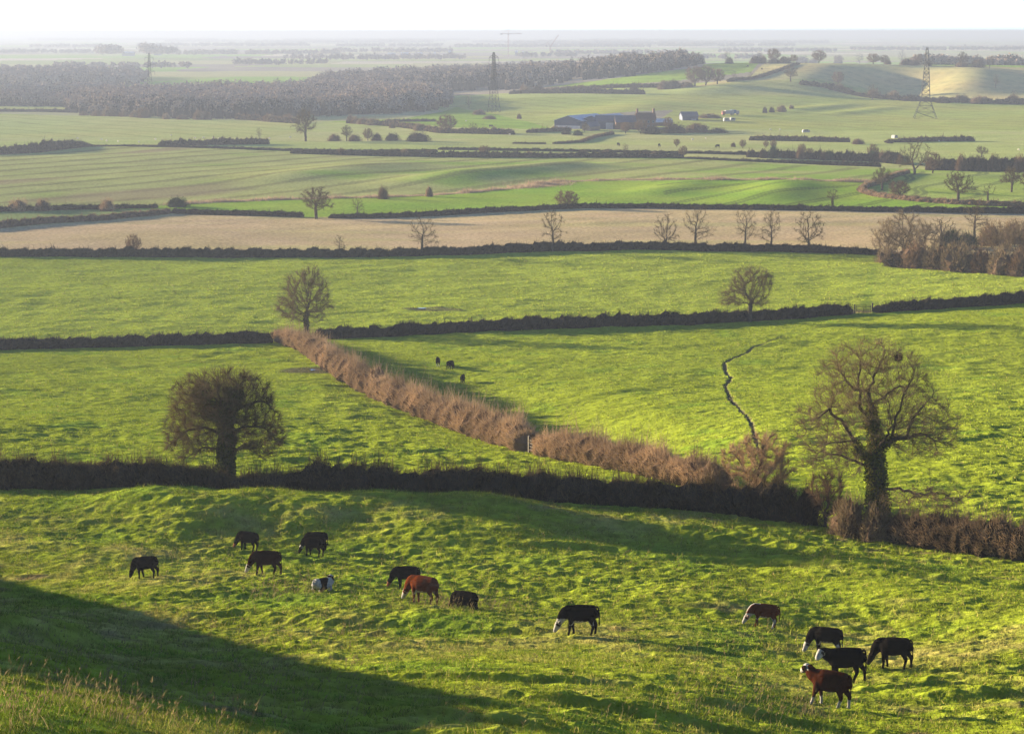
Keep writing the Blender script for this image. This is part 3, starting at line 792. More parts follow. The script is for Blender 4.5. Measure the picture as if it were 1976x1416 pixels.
# ------------------------------------------------------------------ hedges
def hedge(label, pts, dens=60, width=2.0, core='core', twigs='twig_dark', tl=0.45, tw=0.04, seed=1, up=0.8, group=None, ragged=0.20, ymin=20.0, name='hedge', shoots=0.06, ds=0.6):
    """pts: photo pixels of the foot with the height in pixels; one hedge from end to end is one thing"""
    rng = np.random.default_rng(seed)
    g = plan([(p[0], p[1]) for p in pts], ymin=ymin)
    hh = np.array([p[2] * g[i][1] / F for i, p in enumerate(pts)])
    seg = np.hypot(*np.diff(g, axis=0).T); s = np.concatenate([[0], np.cumsum(seg)]); Ltot = s[-1]
    n = max(3, int(Ltot / ds) + 1); q = np.linspace(0, Ltot, n)
    x = np.interp(q, s, g[:, 0]); y = np.interp(q, s, g[:, 1]); h = np.interp(q, s, hh)
    # round the corners of the run
    kk = max(1, int(3.0 / ds)); ker = np.ones(2 * kk + 1) / (2 * kk + 1)
    if n > 4 * kk:
        xp = np.pad(x, kk, mode='reflect', reflect_type='odd'); yp = np.pad(y, kk, mode='reflect', reflect_type='odd')
        x = np.convolve(xp, ker, 'valid'); y = np.convolve(yp, ker, 'valid')
    z = hz(x, y)
    tx = np.gradient(x); ty = np.gradient(y); tl_ = np.hypot(tx, ty) + 1e-9; tx /= tl_; ty /= tl_
    nx, ny = -ty, tx
    prof = np.array([(-0.42, -0.1), (-0.52, 0.22), (-0.50, 0.55), (-0.36, 0.85), (-0.1, 0.98), (0.14, 0.97), (0.36, 0.84), (0.50, 0.55), (0.52, 0.22), (0.42, -0.1)])
    m = len(prof)
    lump = 1 + ragged * 1.1 * gnoise(q / 3.1, q * 0 + seed, 41) + ragged * 0.8 * gnoise(q / 1.1, q * 0 + seed, 42)
    wl = 1 + 0.22 * gnoise(q / 2.6, q * 0 + seed + 7, 43)
    U = (prof[None, :, 0] * width * wl[:, None]) * (1 + 0.22 * rng.standard_normal((n, m))) * 0.86
    Z = (prof[None, :, 1] * (h * lump)[:, None]) * (1 + 0.10 * rng.standard_normal((n, m)) * (prof[None, :, 1] > 0)) * 0.90
    e_ = np.minimum(q, Ltot - q) / (0.5 * width); taper = np.sqrt(np.clip(e_ * (2 - np.minimum(e_, 1)), 0.02, 1)); U *= taper[:, None]; Z *= (0.25 + 0.75 * taper)[:, None]
    A = tx[:, None] * 0 + rng.normal(0, ds * 0.2, (n, m))
    V = np.stack([x[:, None] + nx[:, None] * U + tx[:, None] * A, y[:, None] + ny[:, None] * U + ty[:, None] * A, z[:, None] + Z], -1).reshape(-1, 3)
    i = np.arange(n * m).reshape(n, m)
    Q = np.stack([i[:-1, :-1], i[1:, :-1], i[1:, 1:], i[:-1, 1:]], -1).reshape(-1, 4)
    cap = np.array([[i[0, k], i[0, k + 1], i[0, m - 2 - k], i[0, m - 1 - k]] for k in range(m // 2 - 1)] + [[i[-1, m - 1 - k], i[-1, m - 2 - k], i[-1, k + 1], i[-1, k]] for k in range(m // 2 - 1)])
    # twigs over the whole outside
    nt_ = int(Ltot * dens)
    qi = rng.uniform(0, n - 1.001, nt_); k0 = qi.astype(int); f = qi - k0
    pj = rng.uniform(0.6, m - 1.6, nt_); j0 = pj.astype(int); g_ = pj - j0
    up_ = U[k0, j0] * (1 - g_) + U[k0, j0 + 1] * g_; zp = Z[k0, j0] * (1 - g_) + Z[k0, j0 + 1] * g_
    ins = rng.uniform(0.86, 1.02, nt_); up_ *= ins; zp *= ins
    X = x[k0] * (1 - f) + x[k0 + 1] * f; Y = y[k0] * (1 - f) + y[k0 + 1] * f; Zg = z[k0] * (1 - f) + z[k0 + 1] * f
    B = np.column_stack([X + nx[k0] * up_, Y + ny[k0] * up_, Zg + np.maximum(zp, 0.02)])
    out_ = np.sign(up_) * smooth(0.0, 0.45, np.abs(up_) / width)
    D = np.column_stack([nx[k0] * out_, ny[k0] * out_, np.full(nt_, up)]) + rng.normal(0, 0.42, (nt_, 3))
    top = smooth(0.75, 0.95, zp / (h[k0] + 1e-6))
    Lt = tl * rng.uniform(0.5, 1.3, nt_) * (1 + 0.5 * top)
    if shoots > 0:
        pick = (rng.random(nt_) < shoots) & (top > 0.3); Lt = np.where(pick, Lt * 2.2, Lt); D[pick] = D[pick] * 0.35 + np.array([0, 0, 1.0])
    V2, Q2, T2 = blades(rng, B, D, Lt, tw, bend=0.18)
    V = np.vstack([V, V2]); b = n * m
    mi = np.concatenate([np.zeros(len(Q) + len(cap)), np.ones(len(Q2)), np.ones(len(T2))])
    c = np.array([x.mean(), y.mean(), z.min()])
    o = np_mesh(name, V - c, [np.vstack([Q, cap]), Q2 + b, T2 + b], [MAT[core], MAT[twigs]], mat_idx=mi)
    o.location = (c[0], c[1], c[2] + CZ)
    tag(o, label, 'hedge' if name == 'hedge' else 'hedgerow', group)
    return o
# ------------------------------------------------------------------ hedges, near to far
def place_hedges():
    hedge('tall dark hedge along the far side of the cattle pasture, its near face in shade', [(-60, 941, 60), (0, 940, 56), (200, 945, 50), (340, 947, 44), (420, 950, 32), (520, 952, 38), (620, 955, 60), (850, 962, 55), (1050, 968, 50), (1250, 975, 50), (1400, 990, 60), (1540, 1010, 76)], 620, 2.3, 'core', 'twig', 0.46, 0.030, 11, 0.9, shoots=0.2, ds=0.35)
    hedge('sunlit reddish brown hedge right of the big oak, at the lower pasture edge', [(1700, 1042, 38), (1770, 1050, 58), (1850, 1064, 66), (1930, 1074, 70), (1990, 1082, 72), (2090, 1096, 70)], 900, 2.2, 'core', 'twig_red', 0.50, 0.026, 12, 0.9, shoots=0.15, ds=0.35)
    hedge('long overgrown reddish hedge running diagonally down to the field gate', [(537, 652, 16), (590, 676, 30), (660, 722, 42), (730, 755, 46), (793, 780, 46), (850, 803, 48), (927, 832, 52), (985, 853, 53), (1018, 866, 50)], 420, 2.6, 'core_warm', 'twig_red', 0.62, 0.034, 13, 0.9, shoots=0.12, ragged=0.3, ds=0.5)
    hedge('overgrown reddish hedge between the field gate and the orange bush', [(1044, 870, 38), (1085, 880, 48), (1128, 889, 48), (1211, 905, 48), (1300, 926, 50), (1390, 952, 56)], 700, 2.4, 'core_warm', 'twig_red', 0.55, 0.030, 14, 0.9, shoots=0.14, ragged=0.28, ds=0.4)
    hedge('clipped dark hedge behind the ivy covered tree, left end of its row', [(-60, 676, 22), (0, 673, 20), (250, 667, 22), (527, 660, 22)], 240, 2.0, 'core', 'twig_dark', 0.36, 0.05, 15, 0.8, ds=0.5)
    hedge('long clipped dark hedge from the diagonal hedge to the open gateway', [(606, 652, 20), (800, 645, 23), (1000, 638, 24), (1300, 626, 23), (1450, 618, 21), (1560, 611, 23), (1646, 607, 19)], 240, 2.0, 'core', 'twig_dark', 0.36, 0.05, 16, 0.8, ds=0.5)
    hedge('clipped dark hedge rising to the right from the open gateway', [(1684, 605, 17), (1780, 598, 20), (1900, 590, 22), (1976, 584, 22), (2080, 576, 22)], 240, 2.0, 'core', 'twig_dark', 0.36, 0.05, 17, 0.8, ds=0.5)
    hedge('long dark clipped hedge along the near edge of the tan stubble field', [(-60, 497, 16), (0, 497, 16), (300, 496, 18), (600, 494, 18), (800, 493, 16), (1063, 486, 18), (1283, 484, 16), (1560, 487, 16), (1700, 491, 12)], 130, 2.0, 'core', 'twig_dark', 0.36, 0.07, 18, 0.8)
    hedge('low reddish hedge climbing from the left edge above the tan field', [(-60, 444, 15), (0, 438, 15), (90, 431, 14), (170, 427, 12), (330, 413, 9)], 110, 2.0, 'core_warm', 'twig_warm', 0.4, 0.08, 19, 0.8)
    hedge('short dark hedge left of the round oak above the tan field', [(330, 413, 10), (460, 417, 11), (586, 419, 10)], 110, 1.9, 'core', 'twig_dark', 0.36, 0.08, 20, 0.8)
    hedge('long dark hedge behind the tan field, right of the round oak', [(634, 421, 9), (760, 420, 10), (900, 414, 11), (1000, 409, 10), (1130, 403, 10), (1400, 405, 10), (1650, 408, 10), (1850, 411, 12), (1976, 413, 13), (2080, 415, 13)], 90, 2.0, 'core', 'twig_dark', 0.36, 0.08, 21, 0.8)
    hedge('dark low hedge with bushes in the left corner below the big crop field', [(-60, 410, 10), (0, 409, 10), (150, 406, 10), (305, 402, 7)], 90, 2.0, 'core', 'twig_dark', 0.4, 0.08, 22, 0.8)
    hedge('low curved reddish hedge bending round the field of scattered oaks', [(1752, 334, 7), (1700, 350, 8), (1668, 362, 8), (1660, 371, 8), (1690, 379, 9), (1760, 387, 10), (1850, 394, 10), (1976, 400, 11), (2080, 403, 11)], 80, 2.0, 'core_warm', 'twig_red', 0.4, 0.09, 23, 0.8)
    hedge('tall thick dark hedge behind the scattered oaks at the right edge', [(1785, 328, 20), (1840, 329, 24), (1900, 330, 26), (1976, 331, 27), (2080, 333, 27)], 90, 4.5, 'core', 'twig_dark', 0.7, 0.12, 24, 0.8, ragged=0.18)
    hedge('dark shrubby hedge at the left edge beyond the big crop field', [(-60, 298, 16), (0, 296, 15), (60, 294, 18), (110, 289, 18), (140, 286, 14), (170, 282, 6)], 60, 4.0, 'core', 'twig_dark', 0.7, 0.13, 25, 0.8, ragged=0.3)
    hedge('thin low hedge line along the top of the big crop field', [(170, 282, 3), (300, 285, 4), (480, 289, 5), (660, 293, 6), (845, 293, 6)], 30, 1.6, 'core', 'twig_dark', 0.3, 0.14, 26, 0.8)
    hedge('broken row of dark bushes below the lone tall oak', [(305, 284, 7), (330, 283, 12), (360, 283, 12), (390, 282, 9), (430, 281, 14), (480, 280, 12), (520, 279, 11)], 50, 3.5, 'core', 'twig_warm', 0.7, 0.14, 27, 0.8, ragged=0.4)
    hedge('dense dark hedge in the middle distance below the farm', [(560, 296, 7), (660, 299, 8), (780, 301, 8), (830, 302, 11), (930, 304, 12), (1060, 305, 9), (1200, 306, 11), (1320, 307, 8)], 50, 2.6, 'core', 'twig_dark', 0.6, 0.14, 28, 0.8, ragged=0.3)
    hedge('thin dark hedge running behind the hedge below the farm', [(845, 289, 5), (960, 291, 5), (1100, 293, 5), (1320, 297, 5), (1450, 301, 7)], 30, 2.0, 'core', 'twig_dark', 0.4, 0.14, 29, 0.8, ragged=0.3)
    hedge('bushy dark hedge leading to the large brown tree on the right', [(1440, 304, 13), (1500, 305, 15), (1560, 307, 14), (1620, 309, 16), (1690, 311, 16), (1740, 316, 22)], 60, 4.0, 'core', 'twig_dark', 0.8, 0.14, 30, 0.8, ragged=0.35)
    hedge('low hedge in shade along the lane below the bushy hedge', [(1320, 307, 3), (1450, 312, 5), (1560, 316, 7), (1700, 322, 9)], 40, 3.0, 'core', 'twig_dark', 0.4, 0.14, 31, 0.8)
    hedge('scrubby hedge sloping down from the wood edge toward the farm', [(672, 238, 8), (780, 246, 9), (850, 257, 9), (920, 259, 11), (992, 261, 11)], 35, 4.0, 'core', 'twig_warm', 0.8, 0.18, 32, 0.8, ragged=0.4)
    hedge('short hedge line in the pale field left of the farm', [(742, 236, 6), (800, 235, 5), (842, 235, 4)], 30, 3.0, 'core', 'twig_dark', 0.6, 0.18, 33, 0.8, ragged=0.3)
    hedge('hedge in front of the long farm sheds', [(1016, 258, 6), (1060, 256, 8), (1102, 255, 9)], 40, 3.0, 'core', 'twig_warm', 0.7, 0.18, 34, 0.8, ragged=0.3)
    hedge('low clipped hedge stepping up toward the farm yard', [(1068, 277, 4), (1120, 274, 5), (1150, 266, 5), (1182, 259, 6)], 35, 2.0, 'core', 'twig_warm', 0.4, 0.15, 35, 0.8)
    hedge('short low hedge left of the one stepping up to the farm', [(988, 277, 3), (1054, 277, 3)], 35, 2.0, 'core', 'twig_warm', 0.4, 0.15, 36, 0.8)
    hedge('long straight hedge in the field to the right of the farm', [(1445, 270, 8), (1500, 271, 10), (1570, 273, 10), (1640, 275, 9)], 40, 3.5, 'core', 'twig_warm', 0.7, 0.17, 37, 0.8, ragged=0.25)
    hedge('straight hedge below the tall flared pylon', [(1706, 276, 4), (1740, 276, 8), (1800, 274, 9), (1880, 272, 10)], 40, 3.5, 'core', 'twig_warm', 0.7, 0.17, 38, 0.8, ragged=0.25)
    hedge('dark hedge climbing the sunlit slope toward the hilltop trees', [(1405, 169, 6), (1460, 158, 5), (1540, 133, 4)], 25, 4.0, 'core', 'twig_dark', 0.7, 0.22, 39, 0.8, ymin=1300, ragged=0.3)
    hedge('shaded hedge in the hollow below the dark hillside', [(1542, 178, 9), (1600, 181, 9), (1660, 189, 6), (1740, 194, 8), (1800, 197, 9), (1880, 199, 8), (1990, 202, 11)], 25, 5.0, 'core', 'twig_dark', 0.9, 0.22, 40, 0.8, ymin=1400, ragged=0.4)
    hedge('wooded hedge in the dip behind the farm crest', [(985, 182, 6), (1060, 181, 8), (1160, 181, 9), (1245, 183, 8)], 30, 6.0, 'core', 'twig_dark', 1.0, 0.22, 41, 0.8, ymin=1450, ragged=0.4)
    hedge('brown hedge joining the second wood to the hillside clump', [(1050, 176, 5), (1130, 172, 6), (1200, 170, 7), (1330, 172, 8)], 30, 6.0, 'core', 'twig_warm', 1.0, 0.22, 42, 0.8, ymin=1480, ragged=0.4)
    hedge('hedge with small trees along the foot of the first wood', [(455, 231, 10), (500, 233, 8), (560, 237, 10), (575, 238, 7)], 30, 5.0, 'core', 'twig_warm', 0.9, 0.2, 43, 0.8, ragged=0.5)
    hedge('thin hedge at the far left beyond the pale field', [(-30, 216, 6), (60, 216, 5), (150, 218, 7)], 25, 4.0, 'core', 'twig_dark', 0.8, 0.2, 44, 0.8, ragged=0.4)

# ------------------------------------------------------------------ the near trees, each its own
def hero_trunk(P, par, R, lim, mat, root):
    V, Q = tubes(P, par, R, lim); np_mesh('trunk', V, [Q], mat, parent=root, smooth_sh=True)

def ivy_on(rng, P, par, R, rmin, n, size, reach, zmax, mats, root, clumps=None):
    c = np.nonzero((par >= 0) & (R >= rmin) & (P[:, 2] < zmax))[0]
    w = R[c] * np.linalg.norm(P[c] - P[par[c]], axis=1); i = rng.choice(c, n, p=w / w.sum())
    B = P[par[i]] + (P[i] - P[par[i]]) * rng.random(n)[:, None]
    d = rng.normal(size=(n, 3)); d /= np.linalg.norm(d, axis=1)[:, None]
    B = B + d * (R[i] + reach * rng.random(n) ** 0.7)[:, None]
    if clumps:
        for (cx, cy, cz, r, k) in clumps:
            q = rng.normal(size=(k, 3)); q /= np.linalg.norm(q, axis=1)[:, None]
            B = np.vstack([B, np.array([cx, cy, cz]) + q * (r * rng.random(k) ** 0.5)[:, None]])
    V, Q = leafcards(rng, B, size)
    mi = (rng.random(len(Q)) < 0.45).astype(int)
    np_mesh('ivy', V, [Q], mats, parent=root, mat_idx=mi)

def place_hero_trees():
    # big bare oak on the right
    rng = np.random.default_rng(7)
    x, y = unproj(1700, 1022); s = y / F          # metres per photo pixel there
    o = empty('oak_tree', (x, y, gz(x, y) - 0.15)); tag(o, 'big bare spreading oak with ivy on its trunk at the right of the pasture', 'tree')
    k = s
    trunk = [np.array(t) * k for t in ((0, 0, 0), (-4, 0, 50), (-11, 0, 107), (-15, 0, 165), (-25, 0, 243), (-32, 4, 282))]
    LB = [((-14, 0, 140), (-38, -8, 150), (-62, -14, 185), (-79, -16, 219), (-113, -20, 250), (-128, -26, 243)), ((-113, -20, 250), (-130, -10, 232), (-154, -6, 224)),
          ((-62, -14, 185), (-95, -30, 186), (-120, -40, 182), (-147, -46, 151)), ((-18, 0, 128), (-52, 12, 138), (-86, 24, 150), (-126, 34, 144), (-147, 40, 124)),
          ((-15, 0, 165), (-2, -6, 172), (13, -8, 185), (23, -12, 239), (40, -16, 290), (53, -18, 317)), ((13, -8, 185), (43, -4, 189), (57, -6, 233), (80, -10, 262), (101, -14, 287)),
          ((43, -4, 189), (75, 10, 196), (112, 20, 176), (140, 24, 168)), ((-27, 0, 255), (0, 12, 268), (23, 20, 283), (62, 30, 290)), ((-32, 4, 282), (-18, 6, 317), (-1, 8, 351)),
          ((-32, 4, 282), (-58, 16, 282), (-79, 22, 307), (-92, 30, 330)), ((-20, 0, 205), (-22, 40, 240), (-30, 80, 270)), ((-15, 0, 165), (-5, -40, 190), (0, -85, 230)), ((-8, 0, 85), (20, -14, 92), (40, -20, 88), (80, -26, 80), (121, -30, 84)),
          ((-13, 0, 150), (10, 40, 160), (40, 85, 175)), ((-20, 0, 205), (-45, 0, 250), (-55, -10, 300), (-50, -14, 345))]
    LB = [[np.array(q) * k for q in l] for l in LB]
    E = [((-25 * k, 0, 300 * k), (122 * k, 110 * k, 84 * k), 4.2), ((-90 * k, 0, 215 * k), (92 * k, 95 * k, 75 * k), 2.4), ((70 * k, 0, 210 * k), (82 * k, 95 * k, 75 * k), 2.2),
         ((60 * k, -5, 105 * k), (100 * k, 60 * k, 30 * k), 0.6), ((-90 * k, 10 * k, 140 * k), (75 * k, 80 * k, 32 * k), 0.8)]
    P, par = grow(rng, trunk, E, 1900, 0.30, 3.0, 0.45, iters=240, gnarl=0.26, limbs=LB)
    R = pipe_radii(P, par, 0.010, 0.50)
    hero_trunk(P, par, R, 0.05, MAT['bark'], o)
    V1, Q1 = tubes(P, par, R, 0.0, 0.05)
    V2, Q2, T2 = twig_cloud(rng, P, par, R, 0.06, 9, 0.66, 0.018, up=0.15, cap=120000, centre=(-20 * k, 0, 170 * k))
    V3, Q3, T3 = fuzz(rng, E, 11000, 0.55, 0.0135, (-20 * k, 0, 150 * k), inner=0.4); a3 = len(V1) + len(V2)
    np_mesh('crown', np.vstack([V1, V2, V3]), [Q1, Q2 + len(V1), T2 + len(V1), Q3 + a3, T3 + a3], MAT['twig_hero'], parent=o)
    ivy_on(rng, P, par, R, 0.15, 9000, 0.075, 0.30, 255 * k, [MAT['ivy'], MAT['ivy_gold']], o, [(-14 * k, -6 * k, 60 * k, 22 * k, 1500), (-4 * k, -5 * k, 30 * k, 26 * k, 1500), (-24 * k, 0, 215 * k, 18 * k, 900)])
    q = rng.normal(size=(500, 3)); q /= np.linalg.norm(q, axis=1)[:, None]
    B = np.array([24 * k, 0, 348 * k]) + q * 0.20 * rng.random((500, 1)) ** 0.4
    Vn, Qn, Tn = blades(rng, B, rng.normal(size=(500, 3)), 0.3, 0.03)
    nest = np_mesh('nest', Vn, [Qn, Tn], MAT['twig_dark']); nest.location = o.location; tag(nest, 'dark twig nest high in the crown of the big oak', 'nest')
    # ivy covered tree on the left
    rng = np.random.default_rng(21)
    x, y = unproj(437, 938); k = y / F
    o = empty('ivy_tree', (x, y, gz(x, y) - 0.1)); tag(o, 'dark mushroom shaped tree thick with ivy, standing in the hedge on the left', 'tree')
    trunk = [(0, 0, 0), (0, 0, 50 * k), (2 * k, 0, 110 * k), (-4 * k, 0, 160 * k), (-30 * k, 0, 205 * k)]
    LB = [((2, 0, 110), (-40, -10, 128), (-80, -20, 120), (-108, -24, 92)), ((0, 0, 130), (-45, 12, 165), (-85, 18, 180), (-108, 20, 160)), ((2, 0, 110), (40, -12, 132), (80, -16, 128), (108, -18, 100)), ((0, 0, 140), (40, 10, 170), (78, 14, 178), (104, 18, 150)),
          ((-4, 0, 160), (20, 0, 205), (45, 4, 222)), ((1, 0, 80), (-40, -30, 92), (-80, -40, 70)), ((1, 0, 80), (42, -26, 92), (84, -34, 66)), ((0, 0, 120), (0, -45, 145), (5, -85, 130)), ((0, 0, 120), (0, 50, 150), (-5, 85, 140)), ((-4, 0, 160), (-10, -30, 200), (-5, -55, 215))]
    LB = [[np.array(q) * k for q in l] for l in LB]
    E = [((-5 * k, 0, 182 * k), (104 * k, 95 * k, 60 * k), 4.5), ((-68 * k, 0, 118 * k), (54 * k, 65 * k, 54 * k), 1.3), ((66 * k, 0, 118 * k), (52 * k, 65 * k, 54 * k), 1.3), ((0, -50 * k, 130 * k), (80 * k, 40 * k, 50 * k), 0.8)]
    P, par = grow(rng, trunk, E, 1500, 0.30, 2.6, 0.42, iters=200, gnarl=0.28, droop=0.06, limbs=LB)
    R = pipe_radii(P, par, 0.010, 0.40)
    hero_trunk(P, par, R, 0.05, MAT['bark'], o)
    V1, Q1 = tubes(P, par, R, 0.0, 0.05)
    V2, Q2, T2 = twig_cloud(rng, P, par, R, 0.07, 16, 0.62, 0.020, up=-0.05, cap=120000, centre=(0, 0, 110 * k))
    V3, Q3, T3 = fuzz(rng, E, 15000, 0.5, 0.015, (0, 0, 90 * k), up=-0.15, inner=0.35); a3 = len(V1) + len(V2)
    np_mesh('crown', np.vstack([V1, V2, V3]), [Q1, Q2 + len(V1), T2 + len(V1), Q3 + a3, T3 + a3], MAT['twig_hero'], parent=o)
    ivy_on(rng, P, par, R, 0.13, 8000, 0.085, 0.30, 230 * k, [MAT['ivy'], MAT['evergreen']], o, [(-45 * k, 0, 190 * k, 22 * k, 900), (-28 * k, -6 * k, 165 * k, 24 * k, 1100), (18 * k, 0, 185 * k, 24 * k, 1100), (0, 0, 150 * k, 28 * k, 1600), (4 * k, 0, 100 * k, 20 * k, 1200), (0, 0, 40 * k, 12 * k, 700)])
    # lone tree at the top of the diagonal hedge
    for (px, py, nm, lab, seed, E_, tr, na) in (
        (592, 642, 'bare_tree', 'tall egg shaped bare tree at the top end of the diagonal hedge', 5,
         [((-3, 0, 80), (52, 50, 46), 3), ((-28, 0, 52), (38, 40, 30), 1.2), ((22, 0, 52), (34, 40, 26), 1.1), ((10, 0, 114), (22, 20, 22), 0.9)], [(0, 0, 0), (-1, 0, 30), (1, 0, 46)], 760),
        (1447, 620, 'bare_tree', 'spreading bare oak in the hedge left of the open gateway', 9,
         [((4, 0, 82), (44, 44, 28), 3), ((-26, 0, 58), (36, 36, 20), 1.2), ((14, 0, 45), (26, 30, 14), 0.8), ((-40, 0, 42), (22, 24, 12), 0.5)], [(0, 0, 0), (0, 0, 26), (2, 0, 42)], 620)):
        rng = np.random.default_rng(seed); x, y = unproj(px, py); k = y / F
        o = empty(nm, (x, y, gz(x, y) - 0.1)); tag(o, lab, 'tree')
        P, par = grow(rng, [np.array(t) * k for t in tr], [(np.array(c) * k, np.array(r) * k, w) for c, r, w in E_], na, 0.34, 3.0, 0.6, iters=180, gnarl=0.28)
        R = pipe_radii(P, par, 0.012, 0.34)
        hero_trunk(P, par, R, 0.05, MAT['bark'], o)
        V1, Q1 = tubes(P, par, R, 0.0, 0.05)
        V2, Q2, T2 = twig_cloud(rng, P, par, R, 0.06, 16, 0.7, 0.028, up=0.1, cap=30000, centre=(0, 0, 70 * k))
        V3, Q3, T3 = fuzz(rng, [(np.array(c) * k, np.array(r) * k, w) for c, r, w in E_], 5000, 0.6, 0.024, (0, 0, 60 * k)); a3 = len(V1) + len(V2)
        np_mesh('crown', np.vstack([V1, V2, V3]), [Q1, Q2 + len(V1), T2 + len(V1), Q3 + a3, T3 + a3], MAT['twig_hero'], parent=o)
        if seed == 5: ivy_on(rng, P, par, R, 0.2, 900, 0.10, 0.16, 50 * k, [MAT['ivy'], MAT['evergreen']], o)
    # pale orange shrub fanning up where the two hedges meet, and the scrub around the oak's foot
    for (px, py, top, w, lab, mat, seed, n) in ((1458, 985, 822, 150, 'pale orange bare shrub fanning up beside the end of the dark hedge', 'twig_pale', 31, 5200),
                                      (1592, 1022, 902, 88, 'rounded pale brown bush just left of the big oak', 'twig_warm', 32, 4200)):
        rng = np.random.default_rng(seed); x, y = unproj(px, py); k = y / F; h = (py - top) * k
        o = empty('shrub', (x, y, gz(x, y) - 0.1)); tag(o, lab, 'shrub')
        P, par = grow(rng, [(0, 0, 0), (0, 0, 0.5)], [((0, 0, h * 0.62), (w * k * 0.5, w * k * 0.5, h * 0.40), 3), ((w * k * 0.15, 0, h * 0.35), (w * k * 0.5, w * k * 0.45, h * 0.28), 1.4)], 420, 0.26, 3.0, 0.42, gnarl=0.25, droop=-0.1)
        R = pipe_radii(P, par, 0.014, 0.12)
        V, Q = tubes(P, par, R, 0.025); np_mesh('stems', V, [Q], MAT['bark'], parent=o)
        V1, Q1 = tubes(P, par, R, 0.0, 0.025)
        V2, Q2, T2 = twig_cloud(rng, P, par, R, 0.06, 26 if seed == 31 else 20, 0.6, 0.022, up=0.5, cap=30000)
        np_mesh('crown', np.vstack([V1, V2]), [Q1, Q2 + len(V1), T2 + len(V1)], MAT[mat], parent=o)

